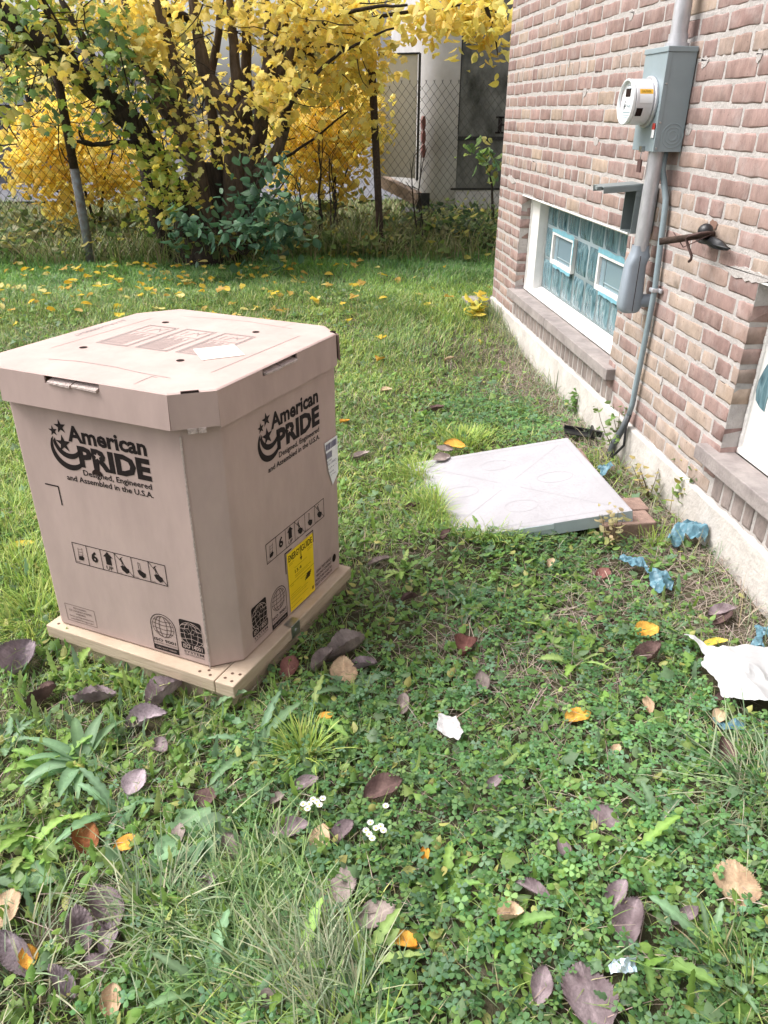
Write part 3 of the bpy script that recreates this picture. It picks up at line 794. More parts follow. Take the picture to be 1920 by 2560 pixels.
def handling(P, u, v, w, h):
    P.line([(u, v), (u + w, v), (u + w, v + h), (u, v + h)], .0022, closed=True)
    ds = [.155, .31, .465, .645, .825]; cs = [0] + ds + [1]
    for d in ds: P.line([(u + w*d, v), (u + w*d, v + h)], .0018)
    def C(i): return u + w*(cs[i] + cs[i+1])/2
    c = C(0)       # hand truck
    P.line([(c - .006, v + .05), (c - .008, v + .028), (c - .01, v + .018)], .0012, 1); P.line([(c + .008, v + .052), (c + .006, v + .028), (c + .002, v + .016)], .0012, 1)
    for k in range(3): P.line([(c - .007, v + .028 + .009*k), (c + .007, v + .030 + .009*k)], .001, 1)
    P.poly([(c - .011, v + .012), (c + .004, v + .012), (c + .010, v + .020), (c + .006, v + .027), (c - .007, v + .024)])
    P.text('HAND', u + .003, v + .003, .014, .0035, 1)
    P.text('6', C(1) - .011, v + .018, .022, .032, bold=.035)
    c = C(2); P.poly([(c - .016, v + .044), (c, v + h - .003), (c + .016, v + .044), (c + .009, v + .044), (c + .009, v + .020), (c - .009, v + .020), (c - .009, v + .044)])
    P.text('UP', c - .011, v + .004, .022, .013, bold=.01)
    for i, cr in ((3, 1), (4, 0), (5, 1)):
        c = C(i); P.poly([(c - .013, v + .026), (c - .004, v + .030), (c + .014, v + .022), (c + .013, v + .011), (c + .004, v + .006), (c - .008, v + .014)])
        P.line([(c - .006, v + .028), (c - .007, v + .052)], .0016)
        if cr:
            P.line([(c + .002, v + .026), (c - .007, v + .050), (c - .012, v + .046)], .002); P.line([(c - .01, v + .05), (c - .002, v + .056)], .002)
            P.line([(u + w*cs[i], v + h), (u + w*cs[i+1], v)], .0016)
        else: P.line([(c + .0, v + .028), (c - .001, v + .05), (c - .007, v + .052)], .0014)
        P.text({3: 'CLAMP', 4: 'FORK', 5: 'SQUEEZE'}[i], u + w*cs[i] + .003, v + .002, .014, .0032, 1)
def logo(P, o=0.0, tag_left=.145):
    """word mark with three stars and a double crescent"""
    P.text('American', o + .176, .694, .242, .043, bold=.035)
    u0 = o + .199
    P.text('PRIDE', u0, .629, .222, .055, bold=.05)
    P.off += .0003; P.star((o + .261, .664), .011, mi=2, rot=.1); P.off -= .0003
    P.text('Designed, Engineered', o + .204, .603, .213, .0160, bold=.018); P.text('and Assembled in the U.S.A.', o + tag_left, .580, .418 - tag_left, .0160, bold=.018)
    P.star((o + .157, .728), .020, rot=-.1); P.star((o + .131, .713), .015, rot=-.1); P.star((o + .157, .682), .025, rot=-.05)
    # two nested crescents
    def cres(c, ro, ri, sh, a0, a1):
        n = 22; A = [(c[0] + ro*cos(a0 + (a1 - a0)*k/n), c[1] + ro*sin(a0 + (a1 - a0)*k/n)) for k in range(n+1)]
        B = [(c[0] + sh[0] + ri*cos(a0 + (a1 - a0)*k/n), c[1] + sh[1] + ri*sin(a0 + (a1 - a0)*k/n)) for k in range(n+1)]
        for k in range(n): P.poly([A[k], A[k+1], B[k+1], B[k]])
    cres((o + .166, .664), .054, .049, (.005, .011), radians(150), radians(318))
    cres((o + .169, .687), .045, .040, (.003, .010), radians(182), radians(330))
P = Print(FL, e1, (0, 0, 1), .0008)
logo(P); P.build('printed_logo', ink, body)
P = Print(FL, e1, (0, 0, 1), .0008)
P.line([(.064, .552), (.107, .552), (.107, .498)], .004); P.build('printed_corner_mark', M_ink, body)
P = Print(FL, e1, (0, 0, 1), .0008); handling(P, .112, .320, .307, .064); P.build('printed_handling_strip', ink, body)
P = Print(FL, e1, (0, 0, 1), .0008); seal_9001(P, .340, .094); P.build('printed_quality_seal', ink, body)
P = Print(FL, e1, (0, 0, 1), .0008); seal_14001(P, .436, .123); P.build('printed_system_seal', ink, body)
P = Print(FL, e1, (0, 0, 1), .0008)
P.line([(.032, .104), (.139, .104), (.139, .162), (.032, .162)], .0012, closed=True)
for k, (t, a) in enumerate((('PROP 65 WARNING', .03), ('FOR CALIFORNIA CONSUMERS', .012), ('WARNING:', .035), ('Cancer and Reproductive Harm', .01), ('www.P65Warnings.ca.gov', .012))):
    P.text(t, .032 + a, .150 - .010*k, .107 - 2*a, .0062)
P.build('printed_warning', M_inkb, body)
mb = MB(); n = 20
vs = [FL + e1*(.251 + .019*cos(2*pi*k/n)) + Vector((0, 0, .612 + .013*sin(2*pi*k/n) + .004)) + Vector((-e1.y, e1.x, 0))*-.0014 for k in range(n)]
nrm = e1.cross(Vector((0, 0, 1)))
vs = [FL + e1*(.251 + .017*cos(pi*k/n)) + Vector((0, 0, .613 + .014*sin(pi*k/n))) + nrm*.0016 for k in range(n+1)]
mb.add(vs, [tuple(range(n+1))]); mb.build('hand_hole', M_hole, body)
# right hand face
P = Print(N2, e2, (0, 0, 1), .0008); logo(P, .0265, .150)
P.build('printed_logo', ink, body)
P = Print(N2, e2, (0, 0, 1), .0008); handling(P, .139, .317, .315, .062); P.build('printed_handling_strip', ink, body)
P = Print(N2, e2, (0, 0, 1), .0008); seal_14001(P, .046, .127, w=.076, h=.096); P.build('printed_system_seal', ink, body)
P = Print(N2, e2, (0, 0, 1), .0008); seal_9001(P, .141, .090, w=.080, h=.125); P.build('printed_quality_seal', ink, body)
P = Print(N2, e2, (0, 0, 1), .0008)
for k, t in enumerate(('LEAK TEST HOLE', 'TRACING CONTENT', 'PUNCTURE HOLE TO', 'TEST CONTENTS')): P.text(t, .396 - .004*k, .142 - .0155*k, .09 + .006*k, .009, bold=.02)
P.build('printed_note', M_inkb, body)
P = Print(N2, e2, (0, 0, 1), .0007); P.line([(.228, .235), (.228, .302), (.262, .302)], .004); P.line([(.345, .302), (.384, .302), (.384, .262)], .0035); P.build('printed_label_frame', M_ink, body)
mb = MB(); nr2 = e2.cross(Vector((0, 0, 1))); n = 20
mb.add([N2 + e2*(.507 + .0115*cos(2*pi*k/n)) + Vector((0, 0, .137 + .0145*sin(2*pi*k/n))) + nr2*.0015 for k in range(n)], [tuple(range(n))]); mb.build('leak_test_hole', M_hole, body)
P = Print(N2, e2, (0, 0, 1), .0020)
P.poly([(.234, .297), (.380, .296), (.380, .088), (.238, .092)]); lab = P.build('energy_label', M_yellow, body)
P = Print(N2, e2, (0, 0, 1), .0026)
P.text('ENERGY', .241, .266, .064, .022, bold=.01); P.text('GUIDE', .312, .266, .062, .022, bold=.01)
P.line([(.309, .288), (.309, .246)], .0032); P.poly([(.303, .250), (.315, .250), (.309, .238)])
P.line([(.238, .186), (.380, .188)], .0014, 1); P.text('13.4', .272, .212, .036, .012)
for (a, b, c) in ((.243, .270, .258), (.243, .262, .253), (.345, .376, .258), (.345, .37, .252), (.27, .34, .232), (.27, .36, .204), (.27, .35, .198), (.30, .36, .176), (.243, .262, .180), (.243, .30, .150), (.243, .34, .142), (.243, .33, .134), (.243, .34, .120), (.243, .30, .105)): P.line([(a, c), (b, c)], .0011, 1)
for k in range(4): P.line([(.327 + .003*k, .158 + .005*k), (.352 + .003*k, .160 + .005*k)], .004, 0)
P.poly([(.363, .100), (.374, .100), (.374, .111), (.363, .111)], 1)
P.build('energy_label_print', [M_ink, mat('olive_print', (.30,.21,.01))], lab)
P = Print(N2, e2, (0, 0, 1), .0030)
P.poly([(.468, .555), (.5455, .555), (.546, .430), (.510, .401), (.487, .455)]); sl = P.build('shipping_label', M_white, body)
P = Print(N2, e2, (0, 0, 1), .0036)
u = .474
while u < .54:
    w = random.choice((.0012, .0022, .0035)); P.poly([(u, .548), (u + w, .548), (u + w, .527), (u, .527)]); u += w + random.choice((.0012, .002))
u = .476
while u < .508:
    w = random.choice((.0012, .0022)); P.poly([(u, .519), (u + w, .519), (u + w, .498), (u, .498)]); u += w + .0016
P.text('45C1R4D3', .478, .487, .030, .006); P.text('SN 2184K7', .480, .476, .055, .008); P.text('QTY 1', .484, .462, .05, .005); P.text('MODEL', .490, .447, .03, .005); P.text('3 TON', .50, .436, .028, .005)
P.build('shipping_label_print', mat('violet_print', (.12,.11,.20)), sl)

# lid
LT = .870; LBt = .785
LP = [(-.752, 1.884), (-.307, 1.636), (-.200, 1.658), (.091, 2.120), (.065, 2.213), (-.383, 2.467), (-.512, 2.420), (-.790, 2.000)]
def scl(p, k):
    cx = sum(q[0] for q in LP)/8; cy = sum(q[1] for q in LP)/8
    d = Vector((p[0]-cx, p[1]-cy)); L_ = d.length; d = d*((L_ - k)/L_); return (cx + d.x, cy + d.y)
mb = MB()
ringA = [(*p, LT - .0015) for p in LP]; ringB = [(*scl(p, .006), LT + .001) for p in LP]; ringC = [(*scl(p, .06), LT + .002) for p in LP]
n = 8; mb.add(ringA + ringB + ringC, [(i, (i+1) % n, n+(i+1) % n, n+i) for i in range(n)] + [(n+i, n+(i+1) % n, 2*n+(i+1) % n, 2*n+i) for i in range(n)] + [tuple(2*n+i for i in range(n))])
lid_top_mb = mb
def rim(p, q, s0=None, s1=None, zb=LBt, flare=.0, sl0=.018):
    """one flap of the rim; an optional hand slot between fractions s0..s1"""
    p = Vector(p); q = Vector(q); d = q - p; e = d.normalized(); nr = Vector((e.y, -e.x))
    def pt(t, z, o=0):
        k = (LT - z)/(LT - LBt); b = p + d*t + nr*(o + flare*k); return (b.x, b.y, z)
    zt = LT - .002
    def panel(t0, t1, za, zb_):
        vs = [pt(t0, zb_), pt(t1, zb_), pt(t1, za), pt(t0, za), pt(t0, zb_, -.005), pt(t1, zb_, -.005), pt(t1, za, -.005), pt(t0, za, -.005)]
        mb.add(vs, [(0,1,2,3),(7,6,5,4),(0,4,5,1),(1,5,6,2),(2,6,7,3),(3,7,4,0)])
    if s0 is None: panel(0, 1, zt, zb); return
    zs = zt - sl0
    panel(0, s0, zt, zb); panel(s1, 1, zt, zb); panel(s0, s1, zs, zb)
    # dark void behind, folded tabs in the slot
    vs = [pt(s0, zs - .004, -.020), pt(s1, zs - .004, -.020), pt(s1, zt + .003, -.020), pt(s0, zt + .003, -.020)]
    mb.add(vs, [(0,1,2,3)], 1)
    m_ = (s0 + s1)/2
    for (a, b) in ((s0 + .02, m_ - .004), (m_ + .004, s1 - .01)):
        z0 = zs + .001
        vs = [pt(a, z0, .004), pt(b, z0 - .002, .007), pt(b, z0 + .003, .007), pt(a, z0 + .004, .004), pt(a, z0, -.018), pt(b, z0, -.018), pt(b, z0 + .010, -.018), pt(a, z0 + .010, -.018)]
        mb.add(vs, [(0,1,2,3),(7,6,5,4),(0,4,5,1),(1,5,6,2),(2,6,7,3),(3,7,4,0)], 2)
fr = [((LP[0]), LP[1]), (LP[1], LP[2]), (LP[2], LP[3]), (LP[3], LP[4]), (LP[4], LP[5]), (LP[5], LP[6]), (LP[6], LP[7]), (LP[7], LP[0])]
for i, (p, q) in enumerate(fr):
    if i == 0: rim(p, q, .30, .625, zb=LBt, flare=.004)
    elif i == 2: rim(p, q, .33, .62, zb=LBt - .005, flare=.002)
    else: rim(p, q, flare=.002)
lid = mb.build('lid', [M_card, M_hole, M_cardedge], bxr)
# staple flap below the near corner, torn slots on the corners
mb = MB(); d = (Vector(LP[2]) - Vector(LP[1])).normalized(); nr = Vector((d.y, -d.x)); b0 = Vector(LP[1]) + d*.035
for (a, w) in ((0, .022), (.024, .018)):
    c = b0 + d*(a + w/2) + nr*.001; R = Matrix(((d.x, nr.x, 0), (d.y, nr.y, 0), (0, 0, 1)))
    mb.box((c.x, c.y, LBt - .006), (w, .004, .014), R)
mb.build('corner_flap', M_cardedge, lid, bevel=.001)
mb = MB(); c = Vector(LP[1]) + d*.050 - nr*.004; mb.box((c.x, c.y, LT - .0015), (.040, .007, .008), R); c = Vector(LP[3]) - e2.to_2d()*.0 + Vector((-.008, .02)); mb.box((c.x, c.y, LT - .001), (.014, .010, .008), R)
mb.build('torn_slot', M_hole, lid)
# back-right flap standing proud of the rim
mb = MB(); a = Vector(LP[3]); b = Vector(LP[4]); a3 = a + Vector((.003, .004)); dd = (b - a).normalized(); q = a3 + dd*.05
mb.add([(a3.x, a3.y, LT - .004), (q.x + .006, q.y, LT - .008), (q.x + .008, q.y, LT - .075), (a3.x + .004, a3.y, LT - .078), (a3.x + .006, a3.y + .001, LT - .004), (q.x + .011, q.y, LT - .008), (q.x + .013, q.y, LT - .075), (a3.x + .009, a3.y + .001, LT - .078)],
       [(0,1,2,3),(7,6,5,4),(0,4,5,1),(1,5,6,2),(2,6,7,3),(3,7,4,0)]); mb.build('loose_flap', mat('dark_flap', (.20,.13,.115), rough=.9), lid)
# print on the lid top: plane coordinates are world x, y
P = Print((0, 0, LT + .002), (1, 0, 0), (0, 1, 0), .0008)
ex = e1.to_2d(); ey = e2.to_2d()
def LQ(o, a, b): q = Vector(o) + ex*a + ey*b; return (q.x, q.y)
def qline(o, a0, b0, a1, b1, w=.0022): P.line([LQ(o, a0, b0), LQ(o, a1, b1)], w)
sc = 0.997
def L_at(px, py): q = at_z(px, py, LT + .002); return (q[0], q[1])
P.line([L_at(377.6, 796.4), L_at(127.3, 870.2)], .0022)
P.line([L_at(528.8, 931), L_at(748.7, 839.8)], .0022)
P.line([L_at(121.5, 897.7), L_at(200, 904), L_at(289.4, 918), L_at(350, 932), L_at(425.3, 945.4)], .0022)
P.line([L_at(459.3, 791.5), L_at(540, 796), L_at(620, 804), L_at(729.9, 821.9)], .0018)
P.line([L_at(334, 960), L_at(380, 941), L_at(392, 944)], .002); P.line([L_at(705, 818), L_at(738, 808)], .0014)
for o_ in ((-.556, 2.079), (-.444, 2.023), (-.332, 1.967)):
    w, h = .100, .212
    for k in (0, .006): 
        pts = [LQ(o_, k, k), LQ(o_, w - k, k), LQ(o_, w - k, h - k), LQ(o_, k, h - k)]; P.line(pts, .0022, closed=True)
    P.line([LQ(o_, .008, .135), LQ(o_, w - .008, .135)], .002)
    for k in range(9): P.line([LQ(o_, .010 + .008*k, .012), LQ(o_, .010 + .008*k, .125 - .02*(k % 3 == 1))], .0022)
    P.line([LQ(o_, .024, .150), LQ(o_, .024, .19)], .0022); P.line([LQ(o_, .04, .15), LQ(o_, .05, .18), LQ(o_, .07, .175), LQ(o_, .08, .195)], .0026); P.line([LQ(o_, .055, .19), LQ(o_, .075, .16)], .0022)
lp = P.build('lid_print', M_inkg, lid)
u_ = -ey; v_ = -ex
P = Print((-.505, 2.335, LT + .002), (-ey.x, -ey.y, 0), (ex.x, ex.y, 0), .0008)
P.text('614A1H000047', .02, -.022, .20, .018, bold=.01); P.build('lid_number', M_inkg, lid)
mb = MB()
for (x, y) in ((-.579, 2.032), (-.31, 1.89), (-.404, 2.286), (-.134, 2.152)):
    n = 14; mb.add([(x + .0105*cos(2*pi*k/n), y + .0105*sin(2*pi*k/n), LT + .0027) for k in range(n)], [tuple(range(n))])
mb.build('strap_hole', M_hole, lid)
P = Print((0, 0, LT + .002), (1, 0, 0), (0, 1, 0), .0014); P.poly([(-.256, 1.885), (-.151, 1.921), (-.186, 2.022), (-.29, 1.987)]); P.build('blank_sticker', mat('cream_sticker', (.80,.75,.66), rough=.4), lid)

# pallet
pal = thing('wooden_pallet', 'pale new wooden pallet under cardboard box with bracket on its side', 'pallet', (-.33, 1.99, .0))
pe1 = Vector((cos(radians(-30.2)), sin(radians(-30.2)), 0)); pe2 = Vector((cos(radians(58.3)), sin(radians(58.3)), 0))
PN = Vector((-.226, 1.575, 0)); PS1, PS2 = .66, .665
Rp = Matrix(((pe1.x, -pe1.y, 0), (pe1.y, pe1.x, 0), (0, 0, 1)))
def pbox(a0, a1, b0, b1, z0, z1, name, m=M_pallet):
    """a along -pe1 from the near corner, b along pe2"""
    mb = MB(); P4 = [PN - pe1*a + pe2*b for a, b in ((a0, b0), (a1, b0), (a1, b1), (a0, b1))]
    mb.prism([(p.x, p.y) for p in P4[::-1]], z0, z1); return mb.build(name, m, pal, bevel=.003)
zt = BB - .002
for (a0, a1, b0, b1) in ((.062, PS1, .0, .075), (0, .06, 0, PS2), (.062, PS1, PS2 - .075, PS2), (PS1 - .06, PS1, .077, PS2 - .077)):
    pbox(a0, a1, b0, b1, zt - .042, zt, 'deck_board', M_pallet)
pbox(.062, PS1 - .062, .077, PS2 - .077, zt - .035, zt - .001, 'deck_board', M_pallet2)
for (b0, b1) in ((.012, .05), (PS2 - .06, PS2 - .02)): pbox(.035, PS1 - .03, b0, b1, -.03, zt - .0425, 'runner')
for (a0, a1) in ((.012, .034),): pbox(a0, a1, .02, PS2 - .01, -.03, zt - .0425, 'runner')
mb = MB()
for (a, b) in ((.018, .018), (.042, .022), (.035, .045), (.014, .05), (.085, .015), (.10, .03), (.12, .016), (PS1 - .03, .02), (PS1 - .05, .035)):
    c = PN - pe1*a + pe2*b; n = 10; mb.add([(c.x + .0045*cos(2*pi*k/n), c.y + .0045*sin(2*pi*k/n), zt + .0006) for k in range(n)], [tuple(range(n))])
mb.build('nail_head', M_knot, pal)
mb = MB(); c = PN + pe2*.31 + pe1*.0; nrp = Vector((pe2.y, -pe2.x, 0))
Rb = Matrix(((pe2.x, nrp.x, 0), (pe2.y, nrp.y, 0), (0, 0, 1)))
c1 = c + nrp*.0015; mb.box((c1.x, c1.y, zt - .018), (.045, .002, .046), Rb); c2 = c - nrp*.012; mb.box((c2.x, c2.y, zt + .0035), (.045, .026, .002), Rb)
c3 = c + nrp*.005; mb.tube([c1 + Vector((0, 0, zt - .02)), c3 + Vector((0, 0, zt - .02))], .006, 8)
mb.build('bracket', M_steel, pal, bevel=.0008)

# ------------------------------------------------------------------ equipment pad on pavers
pad = thing('equipment_pad', 'square white plastic equipment pad tilted on red bricks beside foundation', 'pad', (.85, 2.65, .06))
A = Vector((1.142, 3.000, .163)); B_ = Vector((1.156, 2.300, .163)); C0 = Vector((.468, 2.455, .055)); D0 = Vector((.498, 3.135, .055))
A, B_, C0, D0 = Vector((1.146, 3.010, .152)), Vector((1.160, 2.312, .152)), Vector((.448, 2.352, .036)), Vector((.462, 3.050, .040))
ux = (B_ - C0).normalized(); uy = (A - B_).normalized(); un = ux.cross(uy).normalized()
th = .050; LX, LY = (B_ - C0).length, (A - B_).length
def pp(u, v, w=0): q = C0 + ux*u + uy*v + un*w; return (q.x, q.y, q.z)
mb = MB(); ins = .006
mb.add([pp(0, 0, -th), pp(LX, 0, -th), pp(LX, LY, -th), pp(0, LY, -th), pp(0, 0, -.002), pp(LX, 0, -.002), pp(LX, LY, -.002), pp(0, LY, -.002)], [(0,1,5,4),(1,2,6,5),(2,3,7,6),(3,0,4,7),(3,2,1,0)], 1)
mb.add([pp(0, 0, -.002), pp(LX, 0, -.002), pp(LX, LY, -.002), pp(0, LY, -.002), pp(ins, ins), pp(LX-ins, ins), pp(LX-ins, LY-ins), pp(ins, LY-ins)], [(0,1,5,4),(1,2,6,5),(2,3,7,6),(3,0,4,7),(4,5,6,7)], 0)
slabo = mb.build('slab', [M_pad, M_padside], pad)
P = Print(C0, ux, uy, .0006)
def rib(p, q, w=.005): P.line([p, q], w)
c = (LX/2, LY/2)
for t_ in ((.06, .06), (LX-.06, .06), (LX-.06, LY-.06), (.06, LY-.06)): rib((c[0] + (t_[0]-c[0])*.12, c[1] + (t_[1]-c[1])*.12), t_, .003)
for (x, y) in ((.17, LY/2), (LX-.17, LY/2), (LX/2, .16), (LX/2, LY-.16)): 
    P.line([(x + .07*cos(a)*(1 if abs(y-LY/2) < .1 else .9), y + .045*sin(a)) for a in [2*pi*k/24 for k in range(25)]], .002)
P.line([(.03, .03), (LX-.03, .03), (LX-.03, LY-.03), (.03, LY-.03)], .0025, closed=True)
P.build('painted_rib_shade', mat('rib_shadow', (.335,.325,.345), rough=.7), slabo)  # flat darker lines paint the shade of the embossed ribs
mb = MB(); mb.add([pp(LX*.42, -.002, -.024), pp(LX*.60, -.002, -.024), pp(LX*.60, -.002, -.003), pp(LX*.42, -.002, -.003), pp(LX*.42, .004, -.024), pp(LX*.6, .004, -.024), pp(LX*.6, .004, -.003), pp(LX*.42, .004, -.003)], [(0,1,2,3),(0,4,5,1),(1,5,6,2),(2,6,7,3),(3,7,4,0)])
mb.build('edge_lip', mat('pad_lip', (.52,.58,.63), rough=.6), slabo)
def paver(x, y, z, rz, label, L_=.20, W_=.10, T_=.058):
    mb = MB(); mb.box((x, y, z + T_/2), (L_, W_, T_), Matrix.Rotation(rz, 3, 'Z'))
    o = mb.build('brick', M_paver, bevel=.006); o.data.materials[0] = M_paver; return tag(o, label, 'brick', 'red pavers propping up the white pad')
paver(1.165, 2.345, -.012, -.02, 'bottom front red paver of the stack under the near corner of the pad')
paver(1.155, 2.345, .047, .03, 'top front red paver of the stack under the near corner of the pad')
paver(1.180, 2.452, -.010, .02, 'bottom rear red paver of the stack behind the front ones under the pad')
paver(1.172, 2.452, .049, -.02, 'top rear red paver whose edge shows along the right side of the pad')
paver(1.17, 2.93, .035, 1.5, 'red paver under the far right corner of the white pad near the black clip', L_=.2, W_=.09)

# ------------------------------------------------------------------ fence
def fy_at(x): return 7.46 + (x + 1.91) * .0885
fence = thing('chain_link_fence', 'rusty chain link fence with one leaning post crossing the back of the yard', 'fence', (0, fy_at(0), .17))
def chainlink(x0, x1, z0, z1a, z1b, name='wire_mesh'):
    mb_v = []; faces = []
    pitch = .0375; nstr = int((x1 - x0)/pitch); dz = .045
    V = []; 
    for i in range(nstr):
        xc = x0 + i*pitch; f = i/max(nstr-1, 1); top = z1a + (z1b - z1a)*f
        nz = int((1.95 - z0)/dz) + 1
        zs = z0 + np.arange(nz)*dz
        sgn = np.where((np.arange(nz) + i) % 2 == 0, 1, -1)
        xs = xc + sgn*pitch/2 + (vnoise(xc, zs, .6, 4) - .5)*.05
        ys = fy_at(xc) + sgn*.002 + (vnoise(xc, zs, .9, 1) - .5)*.08
        zz = zs + (vnoise(np.full(nz, xc), zs, .8, 6) - .5)*.05
        keep = zs < top + .001
        Pp = np.stack([xs, ys, zz], -1)[keep]
        r_ = .0026
        off = np.array([(r_, 0, 0), (-r_*.5, r_*.87, 0), (-r_*.5, -r_*.87, 0)])
        b = len(mb_v)
        for p in Pp:
            for o in off: mb_v.append(p + o)
        for k in range(len(Pp) - 1):
            for j in range(3): faces.append((b+3*k+j, b+3*k+(j+1) % 3, b+3*(k+1)+(j+1) % 3, b+3*(k+1)+j))
        # twisted barb on top
        if len(Pp):
            p = Pp[-1]; b = len(mb_v)
            for q in (p, p + np.array([.006*sgn[0], 0, .022])):
                for o in off: mb_v.append(q + o)
            for j in range(3): faces.append((b+j, b+(j+1) % 3, b+3+(j+1) % 3, b+3+j))
    me = bpy.data.meshes.new(name); me.from_pydata([tuple(v) for v in mb_v], [], faces); me.materials.append(M_wire); me.update()
    return link(bpy.data.objects.new(name, me), fence)
chainlink(-4.6, -1.15, .15, 1.55, 1.62); chainlink(-.42, 2.6, .17, 1.60, 1.72)
pa, pb = at_y(230, 662, 7.46), at_y(124, 87, 7.46)
mb = MB(); mb.tube([pa + [0, 0, -.15], pa*.55 + pb*.45], .040, 14, 0); mb.tube([pa*.55 + pb*.45, pb], .037, 14, 1)
tag(mb.build('post', [M_postg, M_rust], fence, smooth=True), 'leaning fence post, pale grey below and rusty above')
pa, pb = at_y(955, 640, 7.70), at_y(929, 157, 7.70)
mb = MB(); mb.tube([pa + [0, 0, -.15], pb], .034, 8, 0); mb.build('post', M_rust, fence)

# ------------------------------------------------------------------ things beyond the fence
tr = thing('white_trailer', 'dirty white trailer with rounded nose parked behind fence and brick house', 'trailer', (2.6, 9.8, .2))
YT = 9.5
M_trl = mat('chalky_white_panel', (.56,.55,.56), rough=.7, col2=(.42,.40,.40), scale=2.5, detail=8)
M_dirty_shaded = mat('mossy_shaded_panel', (.25,.25,.24), rough=.9, col2=(.028,.03,.024), scale=2.6, detail=12, stretch=(1,1,.7))  # moss mottling, darkened further to paint in shade beside the house
mb = MB()
x0, x1 = 1.42, 4.6; zb, ztop = .40, 3.2; rr = .30
arc = [(x0 + rr - rr*cos(a), YT + rr - rr*sin(a)) for a in [pi/2*k/8 for k in range(9)]]
poly = arc + [(1.85, YT)]
poly2 = [(x0, YT + 3)] + arc + [(1.86, YT)]
lo = .10
vs = []; n = len(poly2)
for z, k in ((zb, .06), (zb + .1, .0), (ztop, 0)):
    for (x, y) in poly2: vs.append((x + k, y + k, z))
mb.add(vs, [(j*n+i, j*n+i+1, (j+1)*n+i+1, (j+1)*n+i) for j in range(2) for i in range(n-1)])
mb.box2((x0 + .1, YT + .2, ztop - .02), (x1, YT + 3, ztop))
nose = mb.build('nose', M_trl, tr, auto=50)
mb = MB(); mb.box2((1.862, YT + .004, .62), (x1, YT + 2.9, ztop)); mb.build('side_panel', M_dirty_shaded, tr)
mb = MB(); mb.box2((1.862, YT + .002, .40), (x1, YT + 2.9, .617)); mb.build('skirt', M_trl, tr)
mb = MB(); mb.box2((1.858, YT - .006, 1.140), (x1, YT + .003, 1.180)); mb.box2((1.80, YT - .004, .612), (x1, YT + .003, .635)); mb.box2((1.855, YT - .003, 1.2), (1.866, YT + .0035, ztop)); mb.build('trim_strip', M_black, tr)
P = Print((2.29, YT + .003, 1.21), (1, 0, 0), (0, 0, 1), .004)
P.poly([(.03, 0), (.075, 0), (.075, .175), (.03, .175)]); P.poly([(.0, 0), (.105, 0), (.105, .018), (0, .018)]); P.poly([(.0, .157), (.17, .157), (.17, .175), (0, .175)]); P.poly([(.15, .12), (.17, .12), (.17, .157), (.15, .157)]); P.poly([(.075, .080), (.13, .080), (.13, .098), (.075, .098)])
P.build('painted_letter', M_ink, tr)
mb = MB()
q0 = at_y(1045, 133, 9.3); q1 = at_y(1038, 446, 9.3); q2 = at_y(945, 136, 9.3); q3 = at_y(948, 440, 9.3)
mb.add([q3, q1, q0, q2, q3 + [0, .05, 0], q1 + [0, .05, 0], q0 + [0, .05, 0], q2 + [0, .05, 0]], [(0,1,2,3),(7,6,5,4),(0,4,5,1),(1,5,6,2),(2,6,7,3),(3,7,4,0)])
mb.build('rear_door', mat('cream_door', (.55,.52,.47), rough=.7, var=.06, scale=3), tr)
mb = MB(); mb.tube([q0 + [.02, -.01, 0], q1 + [.02, -.01, -.02]], .014, 6); mb.tube([q0 + [.02, -.01, 0], q2 + [0, -.01, 0]], .010, 6); mb.build('door_seal', M_black, tr)
mb = MB()
for k in range(3):
    c = at_y(1060, 308 + 35*k, 9.38); mb.box((c[0], c[1] + .06, c[2]), (.02, .05, .17)) if False else None
    n = 12; vs = [(c[0] + .022*cos(2*pi*j/n), c[1], c[2] + .075*sin(2*pi*j/n)) for j in range(n)] + [(c[0] + .022*cos(2*pi*j/n), c[1] + .12, c[2] + .075*sin(2*pi*j/n)) for j in range(n)]
    mb.add(vs, [tuple(range(n))] + [(j, n+j, n+(j+1) % n, (j+1) % n) for j in range(n)])
mb.build('marker_light', mat('dull_red_lens', (.16,.06,.05), rough=.4), tr)
mb = MB(); a = at_y(955, 452, 9.5); b = at_y(1052, 500, 9.05); mb.tube([a, b], .085, 4); mb.build('timber_bumper', mat('weathered_timber', (.34,.26,.21), rough=.9, var=.5, scale=8, bump=.5), tr)
mb = MB(); b2 = b + np.array([.02, -.015, -.01]); mb.box(tuple(b2), (.15, .03, .17)); mb.box((2.2, 9.9, .26), (1.8, .5, .20)); mb.build('beam_end_under_shade', M_black, tr)  # black beam end; the long black box paints shade under the trailer
for (x, y) in ((2.6, 10.2), (2.6, 12.0)):
    mb = MB(); mb.tube([(x - .12, y, .40), (x + .12, y, .40)], .32, 20); mb.build('wheel', M_black, tr)

